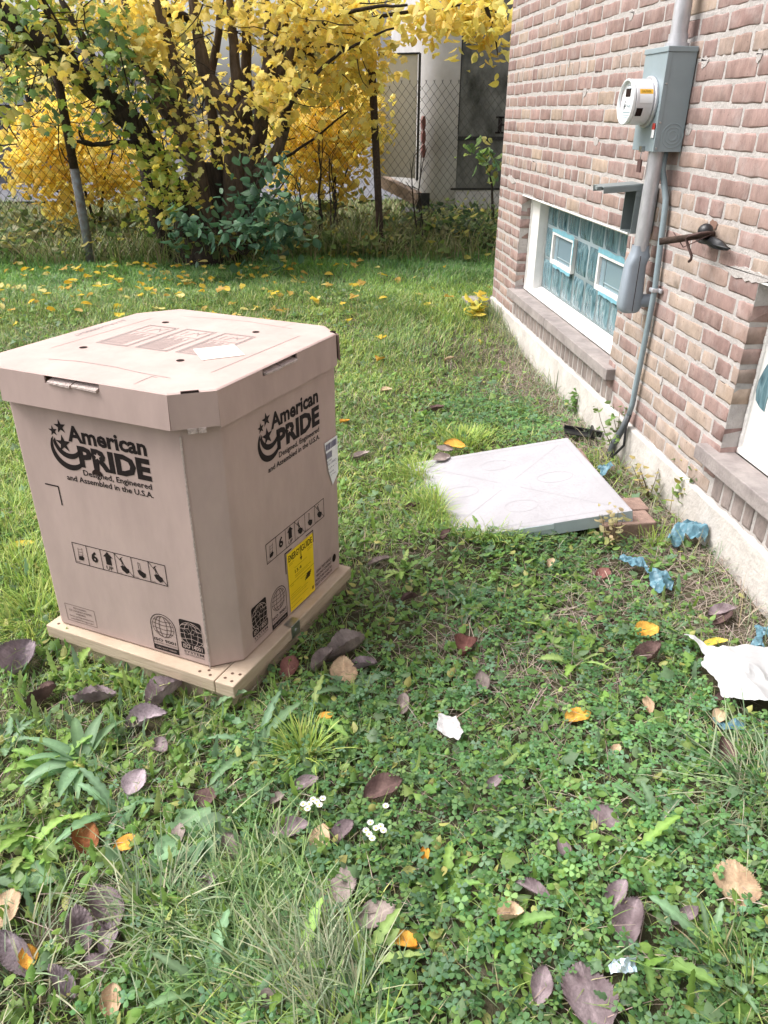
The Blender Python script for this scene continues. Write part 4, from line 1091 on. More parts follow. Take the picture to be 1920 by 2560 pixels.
mb = MB(); mb.box2((-14, 16, .2), (-4.4, 16.12, 1.45)); 
wl = mb.build('grey_wall', mat('grey_board', (.16,.16,.185), rough=.8, var=.15, scale=3)); wl.name = 'yard_wall'
tag(wl, 'low bluish grey wall far behind the fence at left', 'wall')
mb = MB(); mb.box2((-14, 15.98, 1.45), (-4.4, 16.14, 1.50)); mb.build('coping', M_black, wl)
def building(name, label, x0, x1, y, d, zw, zr, wm, rm, wins):
    t_ = thing(name, label, 'building', ((x0+x1)/2, y, 0))
    mb = MB(); mb.box2((x0, y, 0), (x1, y + d, zw)); w_ = mb.build('wall', wm, t_)
    mb = MB(); xm = (x0+x1)/2; o = .35
    vs = [(x0-o, y-o, zw - .05), (x1+o, y-o, zw - .05), (xm, y-o, zr), (x0-o, y+d+o, zw - .05), (x1+o, y+d+o, zw - .05), (xm, y+d+o, zr)]
    mb.add(vs, [(0,1,2),(5,4,3),(0,2,5,3),(1,4,5,2),(0,3,4,1)]); mb.build('roof', rm, t_)
    for (a, b, z0, z1) in wins:
        mb = MB(); mb.box2((a, y - .03, z0), (b, y + .02, z1)); f = mb.build('window', M_frame, w_)
        mb = MB(); mb.box2((a+.06, y - .04, z0+.06), (b-.06, y - .031, z1-.06)); mb.build('pane', M_vent, t_) if False else mb.build('pane', M_vent, f) if False else None
    return t_
building('neighbour_house', 'pale house with purple brown eaves far behind yellow leaves', 1.6, 9, 21, 8, 3.9, 6.0, mat('pale_siding', (.55,.54,.56), rough=.8), mat('brown_roof', (.10,.07,.075), rough=.9), [(3, 4, 1.2, 2.4)])
building('garage', 'low pale garage far behind tree at left', -9.5, -4.8, 27, 6, 2.4, 3.4, mat('pale_garage', (.5,.5,.53), rough=.8), mat('grey_roof', (.16,.16,.18), rough=.9), [])
mb = MB(); mb.add([(-60, 12.6, H(0, 12.) + .004 + .17*0), (60, 12.6, .175 + .004), (60, 40, .175 + .004), (-60, 40, .175 + .004)], [(0, 1, 2, 3)])
for i, v in enumerate(mb.v): mb.v[i] = (v[0], v[1], .215)
tag(mb.build('alley', mat('asphalt', (.13,.13,.145), rough=.95, var=.25, scale=5, bump=.3)), kind='structure')

# ------------------------------------------------------------------ vegetation helpers
def rot_frames(N, tiltmax, r=rng, droop=None):
    """random orthonormal frames: returns (N,3,3) columns = x(side) y(length) z(normal)"""
    yaw = r.uniform(0, 2*pi, N)
    pit = r.uniform(-tiltmax, tiltmax, N) if droop is None else r.uniform(droop[0], droop[1], N)
    rol = r.uniform(-tiltmax, tiltmax, N)
    yv = np.stack([np.cos(yaw)*np.cos(pit), np.sin(yaw)*np.cos(pit), np.sin(pit)], -1)
    s0 = np.stack([-np.sin(yaw), np.cos(yaw), np.zeros(N)], -1); n0 = np.cross(s0, yv) * -1
    xv = s0*np.cos(rol)[:, None] + n0*np.sin(rol)[:, None]; zv = np.cross(xv, yv)
    return np.stack([xv, yv, zv], -1)
def inst(T, P, Fm, S):
    """template (k,3) -> (N,k,3)"""
    T = np.asarray(T, float)
    if np.ndim(S) == 1: S = S[:, None, None]
    return np.einsum('nij,kj->nki', Fm, T) * S + P[:, None, :]
def mixc(cols, N, w=None, jit=.15, r=rng):
    c = np.array(cols)[r.choice(len(cols), N, p=w)]
    return np.clip(c * r.uniform(1-jit, 1+jit, (N, 1)) * r.uniform(.94, 1.06, (N, 3)), 0, 1)
# lobed leaf (five lobes, folded along the midrib), length 1 along +y, attached at origin
h_ = [(0, 0), (.16, -.04), (.36, .06), (.30, .20), (.56, .34), (.44, .46), (.50, .60), (.28, .58), (.20, .74), (0, 1.0)]
LOBED = [(x, y, abs(x)*.28 - .16*y*y) for x, y in h_] + [(-x, y, abs(x)*.28 - .16*y*y) for x, y in h_[1:-1]]
LOBED_F = [tuple(range(10)), tuple([0, 9] + list(range(17, 9, -1)))]
h2 = [(0, 0), (.22, .12), (.33, .36), (.27, .64), (.12, .86), (0, 1.0)]
OVAL = [(x, y, abs(x)*.3 - .22*y*y) for x, y in h2] + [(-x, y, abs(x)*.3 - .22*y*y) for x, y in h2[1:-1]]
OVAL_F = [tuple(range(6)), (0, 5, 9, 8, 7, 6)]
DN = 1.0
def leaf_cloud(name, blobs, T, TF, parent, wt=None, r=None):
    """blobs: (centre px, py, y-depth, radius px x, radius px y, depth radius m, count, leaf size m, palette)"""
    r = r or rng; Vs = []; Cs = []
    for (px, py, yd, rx, ry, rd, n, sz, pal) in blobs:
        n = int(n)
        # leaves hang in small sprays so the outline is ragged and gaps stay open
        k = max(1, n // 7); cx = px + rx*r.uniform(-1, 1, k)*np.sqrt(r.uniform(.05, 1, k)); cy = py + ry*r.uniform(-1, 1, k)*np.sqrt(r.uniform(.05, 1, k)); cd = yd + rd*r.uniform(-1, 1, k)
        i = r.integers(0, k, n)
        C = np.stack([at_y(a, b, d) for a, b, d in zip(cx, cy, cd)])[i]
        C = C + r.normal(0, 1, (n, 3)) * np.array([.075, .07, .06])
        if yd < 12: f_ = .88 if yd < 8.4 else .8; n = int(n*f_); i = r.integers(0, k, n); C = np.stack([at_y(a, b, d) for a, b, d in zip(cx, cy, cd)])[i] + r.normal(0, 1, (n, 3))*np.array([.095, .08, .09]); sz = sz*(.96 if sz < .12 else 1)
        Fm = rot_frames(n, 1.1, r, droop=(-1.5, .1))
        S = sz * r.uniform(.6, 1.25, n)
        Vs.append(inst(T, C, Fm, S)); Cs.append(mixc(pal, n, jit=.22, r=r))
    V = np.concatenate(Vs); Cc = np.concatenate(Cs)
    return npmesh(name, V, TF, M_leafy, col=Cc, parent=parent)
YEL = [(.90, .71, .16), (.86, .65, .14), (.92, .78, .24), (.80, .64, .18), (.70, .62, .20)]
ORG = [(.93, .72, .15), (.92, .66, .11), (.95, .79, .24), (.84, .63, .16)]
YGR = [(.50, .50, .10), (.36, .42, .08), (.62, .52, .09), (.25, .34, .06), (.45, .42, .12)]
GRN = [(.15, .25, .09), (.20, .31, .08), (.12, .21, .10), (.30, .38, .09), (.42, .40, .12)]
DGR = [(.085, .18, .10), (.10, .21, .12), (.07, .15, .095), (.15, .26, .15)]
Z = lambda x, y: (x/1.728, y/1.728)

# ------------------------------------------------------------------ the big multi-stemmed tree
tree = thing('tree', 'big multi stemmed tree with yellow autumn leaves growing through the fence', 'tree', (-.85, 7.62, .17))
def stem(pts, r0, r1, d0, d1, name='branch', matl=None, n=8):
    """pts in zoomed photo pixels, radii in the same pixels, depth d0->d1 from the base plane"""
    if pts[-1][1] <= -50:      # carry the stem on above the frame
        (ax, ay), (bx, by) = pts[-2], pts[-1]; k_ = 330/max(1, ay - by); pts = pts + [(bx + (bx - ax)*k_, by - 330)]; r1 = r1*.35; n = max(6, n)
    m = len(pts); P3 = []; R3 = []
    # subdivide and wobble
    P = np.array(pts, float); t = np.linspace(0, m-1, (m-1)*5+1)
    X = np.interp(t, range(m), P[:, 0]); Y = np.interp(t, range(m), P[:, 1])
    k = np.array([.25, .5, .25]); 
    if len(X) > 4:
        X[1:-1] = np.convolve(X, k, 'valid'); Y[1:-1] = np.convolve(Y, k, 'valid')
    for i, (x, y) in enumerate(zip(X, Y)):
        f = i/(len(X)-1); px, py = Z(x + random.uniform(-3, 3), y + random.uniform(-3, 3))
        P3.append(at_y(px, py, 7.62 + d0 + (d1-d0)*f)); R3.append((r0 + (r1-r0)*f)/1.728/FPX*8.1)
    mb = MB(); mb.tube(P3, R3, n, jit=.10); return mb.build(name, matl or M_bark, tree, smooth=True)
STEMS = [([(840,1120),(800,900),(700,760),(600,560),(480,440),(330,320),(200,215),(60,90),(-80,-30)], 52, 26, 0, -.3, M_barkd),
 ([(340,325),(260,150),(180,0),(150,-80)], 20, 12, -.2, -.5, M_barkd), ([(470,440),(440,330),(300,60),(230,-60)], 20, 10, -.1, .3, M_barkd),
 ([(900,1120),(860,760),(790,560),(700,450),(640,300),(560,100),(530,-60)], 44, 20, .1, .4, M_bark), ([(640,300),(560,250),(470,60),(440,-60)], 18, 10, .3, .5, M_barkd),
 ([(930,1100),(880,850),(830,620),(780,420),(750,250),(690,60),(650,-60)], 36, 16, -.1, -.1, M_bark),
 ([(980,1120),(1010,860),(1008,520),(930,400),(880,290),(845,100),(830,-60)], 44, 24, -.1, .1, M_bark),
 ([(1010,520),(1022,330),(1000,100),(990,-60)], 24, 16, 0, .3, M_bark), ([(1040,1120),(1080,800),(1060,450),(1065,200),(1070,-60)], 34, 22, .2, .4, M_bark),
 ([(1060,1100),(1100,720),(1130,480),(1180,300),(1225,100),(1245,-60)], 36, 22, .1, .2, M_bark), ([(1020,500),(1100,420),(1150,300),(1160,100),(1150,-60)], 24, 14, -.1, .2, M_bark),
 ([(1180,330),(1235,290),(1270,220),(1300,190)], 24, 20, .1, 0, M_bark), ([(1300,190),(1400,195),(1500,210),(1560,215)], 10, 3, 0, -.2, M_barkd),
 ([(1300,190),(1340,150),(1440,70),(1600,30),(1760,20)], 10, 4, 0, -.5, M_barkd), ([(1300,195),(1350,250),(1375,270)], 10, 5, 0, .1, M_barkd), ([(1280,200),(1300,120),(1400,-20)], 12, 6, 0, .2, M_barkd),
 ([(1110,760),(1200,650),(1232,560),(1225,430)], 22, 14, -.1, -.2, M_bark), ([(1232,560),(1260,430),(1330,350),(1450,240),(1560,180),(1700,120)], 9, 3, -.2, -.4, M_barkd),
 ([(590,620),(500,615),(400,628),(330,608)], 11, 5, -.2, -.3, M_barkd), ([(400,625),(350,600),(340,560)], 6, 3, -.3, -.3, M_barkd),
 ([(990,1100),(950,780),(925,560),(900,380),(940,180),(960,-60)], 28, 16, .2, .4, M_bark), ([(740,1120),(670,900),(640,760),(620,640),(690,700)], 40, 16, .1, .2, M_barkd),
 ([(560,560),(520,480),(420,430)], 12, 10, -.1, 0, M_barkd), ([(1060,800),(1200,700),(1360,600),(1500,480)], 8, 3, .3, .5, M_barkd), ([(820,560),(700,330),(640,280)], 14, 8, .2, .3, M_barkd),
 ([(700,50),(800,70),(860,130)], 14, 12, 0, .1, M_barkd)]
for pts, r0, r1, d0, d1, ml in STEMS: stem(pts, r0, r1, d0, d1, 'stem' if r0 > 25 else 'branch', ml)
# flared stump of fused stems
mb = MB(); n = 36; vs = []; cx, cy = -.84, 7.64
lv = [(-.1, 1.25), (.02, 1.1), (.10, .95), (.22, .82), (.40, .72), (.62, .62), (.85, .45)]
for z, k in lv:
    for j in range(n):
        a = 2*pi*j/n; rr_ = k*(.34 + .055*sin(3*a + 1) + .035*sin(7*a + z*6) + .018*sin(15*a))
        vs.append((cx + rr_*cos(a)*1.02, cy + rr_*sin(a)*.75, .16 + z))
fs = [(i*n+j, i*n+(j+1) % n, (i+1)*n+(j+1) % n, (i+1)*n+j) for i in range(len(lv)-1) for j in range(n)] + [tuple((len(lv)-1)*n+j for j in range(n))]
mb.add(vs, fs); mb.build('trunk', M_barkd, tree, smooth=True)
# fine twigs
mb = MB(); rt = random.Random(4)
for _ in range(230):
    x, y = rt.uniform(-40, 1650), rt.uniform(-40, 640); a = rt.uniform(-pi, pi); L_ = rt.uniform(60, 260); d = rt.uniform(-.5, .8)
    if x > 1300 and y > 380: continue
    p = []; 
    for k in range(5):
        px, py = Z(x, y); p.append(at_y(px, py, 7.6 + d)); x += cos(a)*L_/4; y += sin(a)*L_/4; a += rt.uniform(-.35, .35)
    mb.tube(p, [.007, .006, .005, .004, .0025], 4, caps=False)
for x0_, x1_, y0_ in ((20, 330, 45), (60, 560, 75)):   # cords strung across the tree
    mb.tube([at_y(*Z(x0_ + 120, y0_), 7.3), at_y(*Z((x0_+x1_)/2, y0_ + 14), 7.3), at_y(*Z(x1_, y0_ + 6), 7.3)], .004, 5)
tag(mb.build('twigs', M_barkd, tree), kind='stuff')
def B(x, y, d, rx, ry, rd, n, sz, pal): px, py = Z(x, y); return (px, py, 7.6 + d, rx/1.728, ry/1.728, rd, n, sz, pal)
crown = [B(560, 60, .1, 300, 80, .5, 420, .078, YEL), B(250, 130, .2, 120, 90, .4, 60, .078, YEL), B(860, 20, .3, 260, 60, .5, 200, .075, YEL), B(1250, 60, .1, 220, 120, .6, 560, .080, YEL), B(1500, 90, .2, 200, 120, .6, 560, .080, YEL),
 B(640, 190, -.3, 120, 90, .2, 130, .078, YEL), B(700, 330, .5, 90, 90, .3, 60, .07, YEL), B(1080, 90, .6, 120, 90, .3, 80, .07, YEL), B(1000, 370, -.4, 110, 50, .15, 70, .065, YEL), B(1190, 400, -.4, 95, 85, .25, 190, .078, YEL),
 B(890, 585, -.5, 110, 40, .15, 60, .06, YEL), B(1060, 590, -.5, 70, 35, .15, 34, .055, YEL), B(1400, 330, .2, 230, 110, .4, 520, .078, YEL), B(820, 500, -.3, 70, 70, .2, 50, .06, YEL), B(1500, 560, .0, 140, 110, .3, 80, .075, YEL),
 B(330, 90, .3, 230, 90, .5, 110, .078, YGR), B(120, 50, .0, 200, 90, .5, 170, .08, YGR), B(60, 200, -.3, 120, 120, .4, 70, .08, YGR), B(290, 270, -.5, 70, 60, .2, 40, .08, YEL), B(1600, 250, .2, 90, 160, .4, 220, .08, YEL),
 B(560, -170, .1, 420, 150, .6, 200, .08, YEL), B(1150, -150, .2, 420, 140, .6, 220, .08, YEL), B(850, -330, .1, 420, 120, .6, 160, .08, YEL), B(150, -150, 0, 260, 140, .5, 90, .08, YGR),
 B(800, 280, 1.2, 420, 160, .2, 260, .075, YEL), B(1010, 660, -.5, 40, 120, .1, 26, .055, YEL), B(450, 260, .3, 120, 90, .3, 60, .075, YGR)]
_old = [B(540, 90, .1, 330, 130, .5, 640, .088, YEL), B(900, 60, .3, 260, 120, .5, 420, .085, YEL), B(1250, 70, .1, 220, 130, .6, 620, .09, YEL), B(1500, 90, .2, 200, 120, .6, 560, .088, YEL),
 B(680, 200, -.2, 190, 130, .3, 330, .088, YEL), B(620, 180, -.3, 90, 60, .2, 60, .09, YEL), B(1100, 150, .5, 200, 120, .3, 160, .08, YEL), B(1000, 360, -.3, 130, 70, .2, 120, .07, YEL), B(1190, 400, -.4, 110, 90, .25, 230, .085, YEL),
 B(900, 580, -.4, 130, 60, .2, 110, .07, YEL), B(1050, 590, -.4, 90, 50, .2, 60, .065, YEL), B(1400, 330, .2, 230, 110, .4, 480, .085, YEL), B(820, 460, .3, 120, 120, .3, 120, .07, YEL), B(1500, 560, .0, 140, 110, .3, 80, .08, YEL),
 B(330, 110, .3, 230, 120, .5, 170, .08, YGR), B(120, 60, .0, 200, 110, .5, 260, .085, YGR), B(60, 200, -.3, 120, 120, .4, 110, .085, YGR), B(290, 270, -.5, 70, 80, .2, 60, .085, YEL), B(1600, 250, .2, 90, 160, .4, 200, .085, YEL),
 B(800, 270, .5, 400, 160, .2, 220, .08, YEL), B(980, 660, -.4, 60, 200, .1, 50, .06, YEL), B(450, 260, .2, 120, 90, .3, 90, .08, YGR)]
leaf_cloud('crown', crown, LOBED, LOBED_F, tree)
vine = [B(90, 380, -.5, 110, 110, .3, 85, .10, GRN), B(60, 460, -.5, 90, 40, .2, 40, .10, YGR), B(60, 130, -.4, 120, 130, .3, 90, .10, GRN), B(230, 570, -.5, 110, 30, .1, 22, .10, GRN), B(470, 130, -.4, 90, 110, .2, 90, .11, GRN), B(530, 290, -.4, 100, 100, .2, 100, .11, GRN),
 B(640, 430, -.4, 90, 110, .2, 120, .10, GRN), B(640, 620, -.5, 90, 70, .2, 120, .09, YGR), B(740, 730, -.6, 110, 80, .2, 190, .085, YGR), B(700, 850, -.6, 100, 80, .2, 130, .08, YGR), B(820, 850, -.5, 70, 60, .1, 45, .07, YEL), B(330, 330, -.5, 90, 130, .2, 60, .10, YGR),
 B(430, 520, -.3, 90, 160, .2, 50, .10, GRN), B(600, 880, -.2, 120, 80, .2, 70, .09, YGR), B(900, 630, -.5, 80, 60, .1, 30, .08, YGR)]
vine = [(a, b, c, d, e, f, int(g*.75), h*.82, p) for (a, b, c, d, e, f, g, h, p) in vine]
v_ = thing('climbing_vine', 'green and yellowing vine leaves climbing over the left stems of big tree', 'vine', (-1.2, 7.2, .17))
leaf_cloud('leaves', vine, LOBED, LOBED_F, v_)
mb = MB()
for pts in ([(700,1050),(660,850),(640,600),(560,400),(500,150)], [(760,1040),(740,800),(700,600),(640,420)]): mb.tube([at_y(*Z(x, y), 7.1) for x, y in pts], .006, 5)
mb.build('stem', M_barkd, v_)
sh = thing('dark_green_shrub', 'dark green leafy shrub sprouting at the foot of big tree', 'shrub', (-.4, 7.1, .17))
shb = [B(1150, 760, -.7, 110, 110, .15, 90, .13, DGR), B(1090, 850, -.7, 120, 70, .15, 80, .13, DGR), B(880, 970, -.8, 180, 45, .15, 110, .13, DGR), B(780, 990, -.8, 90, 45, .15, 50, .13, DGR), B(1170, 930, -.8, 150, 100, .2, 170, .13, DGR), B(1060, 1010, -.9, 140, 60, .15, 90, .13, DGR),
 B(1250, 1010, -.8, 90, 60, .15, 60, .125, DGR), B(1140, 680, -.7, 25, 40, .1, 12, .12, DGR), B(1260, 735, -.7, 40, 25, .1, 14, .11, DGR), B(1120, 1080, -.9, 40, 35, .1, 12, .11, DGR)]
shb = [(a, b, c, d, e, f, int(g*.8), h*.72, p) for (a, b, c, d, e, f, g, h, p) in shb]
leaf_cloud('leaves', shb, OVAL, OVAL_F, sh)
mb = MB()
for pts in ([(1050,1100),(1080,900),(1140,680)], [(1050,1100),(930,990),(740,990)], [(1060,1100),(1180,950),(1330,1010)], [(1060,1090),(1150,900),(1260,740)]): mb.tube([at_y(*Z(x, y), 6.9) for x, y in pts], [.012, .009, .004], 5)
mb.build('stem', M_barkd, sh)

def bush(name, label, base, blobs, twigs, cat='bush'):
    t_ = thing(name, label, cat, base)
    leaf_cloud('crown', blobs, OVAL, OVAL_F, t_)
    mb = MB()
    for pts, yd in twigs:
        mb.tube([at_y(*Z(x, y), yd) for x, y in pts], [.02*(1 - .8*i/(len(pts)-1)) for i in range(len(pts))], 5)
    mb.build('trunk', M_barkd, t_); return t_
bush('yellow_bush', 'bright yellow bush beyond the fence left of big tree', (-2.4, 8.9, .2),
 [B(180, 560, 1.2, 190, 110, .5, 620, .10, ORG), B(120, 700, 1.2, 130, 90, .4, 420, .10, ORG), B(330, 740, 1.2, 200, 110, .5, 640, .10, ORG), B(520, 770, 1.2, 120, 90, .4, 360, .10, ORG), B(260, 870, 1.0, 110, 50, .3, 150, .10, ORG),
  B(420, 600, 1.4, 160, 120, .5, 300, .09, ORG), B(300, 960, .9, 80, 70, .3, 36, .09, ORG), B(330, 430, 1.6, 220, 100, .5, 300, .085, ORG), B(560, 520, 1.6, 160, 120, .5, 220, .08, ORG), B(80, 320, 1.8, 120, 60, .5, 110, .08, ORG), B(750, 600, 1.8, 160, 180, .4, 260, .08, ORG)],
 [([(420,1000),(360,800),(250,600)], 8.8), ([(430,1000),(450,780),(520,560)], 8.8), ([(420,1000),(300,860),(80,720)], 8.8)])
bush('yellow_bush', 'yellow bush beyond the fence cut by the left frame edge', (-4.6, 9.2, .2),
 [B(-220, 560, 1.5, 200, 200, .5, 420, .10, ORG), B(-60, 420, 1.7, 110, 120, .4, 80, .09, YGR)], [([(-200,1000),(-220,760),(-150,560)], 9.1), ([(-210,1000),(-300,700),(-330,500)], 9.1)])
bush('yellow_bush', 'bright yellow bush beyond the fence between big tree and trailer', (.2, 9.0, .2),
 [B(1330, 560, 1.3, 190, 150, .5, 800, .10, ORG), B(1480, 640, 1.3, 140, 140, .5, 560, .10, ORG), B(1300, 730, 1.2, 140, 110, .4, 420, .10, ORG), B(1460, 790, 1.2, 80, 50, .3, 110, .10, ORG), B(1400, 420, 1.4, 240, 110, .5, 640, .095, ORG), B(1580, 450, 1.0, 90, 150, .4, 330, .10, YEL),
  B(1640, 560, 1.0, 50, 90, .3, 90, .09, YEL), B(1200, 560, 1.4, 60, 180, .3, 160, .09, YGR), B(950, 650, 1.6, 140, 180, .4, 200, .08, ORG)],
 [([(1390,1040),(1380,800),(1330,500)], 8.9), ([(1440,1050),(1450,700),(1480,420)], 8.9), ([(1400,1000),(1470,820),(1560,560)], 8.9)])
bush('hanging_branch', 'yellow lobed leaves hanging from a branch over trailer beside the brick wall', (1.3, 8.0, 2.2),
 [(1120, 18, 7.7, 160, 40, .4, 330, .105, YEL), (1180, 50, 7.6, 90, 35, .3, 170, .11, YEL), (1245, 60, 7.5, 40, 50, .2, 60, .11, YEL), (1225, 110, 7.5, 14, 16, .1, 10, .09, YEL), (1240, 145, 7.5, 16, 22, .1, 13, .09, YEL), (1060, 70, 7.7, 60, 30, .3, 60, .09, YEL)],
 [([(1500,100),(1700,60),(2000,20),(2180,60)], 7.6), ([(2100,30),(2140,150),(2150,240)], 7.5)], cat='branch')
bush('weed_sapling', 'leafy green sapling behind fence in front of trailer side', (2.0, 8.6, .2),
 [(1200, 375, 8.6, 45, 12, .1, 34, .11, GRN), (1225, 410, 8.6, 25, 30, .1, 30, .11, GRN), (1180, 362, 8.6, 20, 8, .1, 8, .09, GRN)], [([(2130,1000),(2125,800),(2090,640)], 8.6)], cat='sapling')
rr_ = np.random.default_rng(21)
FARC = [(.34, .30, .12), (.25, .27, .10), (.45, .38, .14)]
for i, (px, lab) in enumerate(((60, 'hazy yellowish tree at the far left beyond the grey wall'), (420, 'hazy tree far behind the stems of big tree'), (760, 'hazy yellow tree far behind the right hand branches'))):
    c = at_y(px, 200, 24)
    t_ = thing('distant_tree', lab, 'tree', (c[0], 24, .2), group='hazy trees far behind the yard')
    leaf_cloud('crown', [(px, 120, 24, 110, 90, 1.5, 420, .34, FARC), (px + 40, 200, 24, 90, 50, 1.5, 260, .3, FARC)], OVAL, OVAL_F, t_, r=rr_)
    mb = MB(); mb.tube([(c[0], 24, -.1), (c[0] + .1, 24, 1.5), (c[0], 24, 3.6)], [.2, .15, .06], 7)
    for k in range(6): a = k*1.05; mb.tube([(c[0] + .1, 24, 1.4 + .2*k), (c[0] + .1 + cos(a)*1.2, 24 + sin(a)*.8, 2.6 + .25*k)], [.07, .02], 5)
    mb.build('trunk', M_barkd, t_)

# ------------------------------------------------------------------ fallen leaves (each one an object)
def leaf_mesh(L_, W_, c0, c1, seed, curl=.5, crink=.25, serr=.05, spot=.25):
    r = np.random.default_rng(seed); nu, nv = 48, 13
    u = np.linspace(0, 1, nu); v = np.linspace(-1, 1, nv); U, Vv = np.meshgrid(u, v, indexing='ij')
    w = W_/2*np.sin(pi*np.clip(U**.82, 0, 1))**.72*(1 + serr*((np.arange(nu) % 2)*2-1)[:, None]*(np.abs(Vv) > .9)*r.uniform(.2, 1.4, (nu, 1)))
    lob = 1 + .06*np.sin(9*U + seed) * np.abs(Vv)
    X = Vv*w*lob; Y = (U - .5)*L_ + .035*L_*np.abs(Vv)*((np.arange(nu) % 2)[:, None] - .5)*(np.abs(Vv) > .9) + .08*L_*np.abs(Vv)*np.sin(pi*U)
    ph = 2*pi*(U*8 - np.abs(Vv)*2.4)
    Zz = curl*W_*.55*Vv**2*(.4 + .6*np.sin(pi*U + r.uniform(0, 1))) + curl*L_*.25*(U - .5)**2*r.uniform(-1, 2) + .0024*np.sin(ph)*np.abs(Vv)**.6*(1 - .6*np.abs(Vv)**3)*(crink*2)*L_/.09
    Zz = Zz + crink*L_*.16*(vnoise(X*1 + seed, Y, .028, seed % 5) - .5) + W_*.05*np.abs(Vv)*(-1)
    tw = r.uniform(-.5, .5)*curl; Zz = Zz + tw*X*(U - .5)
    Zz = Zz - Zz.min()*0 
    P = np.stack([X, Y, Zz], -1).reshape(-1, 3)
    vein = np.exp(-(Vv/.09)**2)*.55 + (np.cos(ph) > .80)*.18
    t = np.clip(vnoise(X + seed, Y + .3*seed, .018) * .8 + (vnoise(X, Y + seed, .05) - .5)*.6, 0, 1)[..., None]
    c = np.array(c0)*(1-t) + np.array(c1)*t; c = c*(1 - .35*spot*(vnoise(X*1.3 + 3*seed, Y, .008) > .72)[..., None]); c = np.clip(c*(1 + .55*vein[..., None]), 0, 1)
    faces = [(i*nv+j, i*nv+j+1, (i+1)*nv+j+1, (i+1)*nv+j) for i in range(nu-1) for j in range(nv-1)]
    verts = [tuple(p) for p in P]; cc = [tuple(q) for q in c.reshape(-1, 3)]
    # petiole
    b = len(verts); q = [(-.0009, -.5*L_, Zz[0, nv//2]), (.0009, -.5*L_, Zz[0, nv//2]), (.003, -.5*L_ - .1*L_, Zz[0, nv//2] + .004), (.0012, -.5*L_ - .1*L_, Zz[0, nv//2] + .004), (.006, -.5*L_ - .2*L_, Zz[0, nv//2] + .001)]
    verts += q; cc += [tuple(np.array(c0)*1.1)]*5; faces += [(b, b+1, b+2, b+3), (b+3, b+2, b+4)]
    me = bpy.data.meshes.new('fallen_leaf'); me.from_pydata(verts, [], faces); me.materials.append(M_dead)
    me.polygons.foreach_set('use_smooth', [True]*len(faces))
    a = me.color_attributes.new('Col', 'FLOAT_COLOR', 'POINT'); a.data.foreach_set('color', np.concatenate([np.array(cc), np.ones((len(cc), 1))], 1).astype(np.float32).ravel())
    return me
PUR = ((.15, .11, .118), (.33, .265, .28)); BRN = ((.075, .045, .042), (.16, .10, .09)); TAN = ((.42, .28, .18), (.60, .45, .30)); ORN = ((.55, .24, .03), (.70, .42, .09)); GRB = ((.19, .15, .14), (.36, .295, .27)); RUS = ((.16, .055, .022), (.36, .15, .06)); YLW = ((.60, .46, .06), (.72, .62, .16)); LIL = ((.22, .175, .195), (.40, .33, .36)); RED = ((.16, .065, .055), (.27, .13, .11))
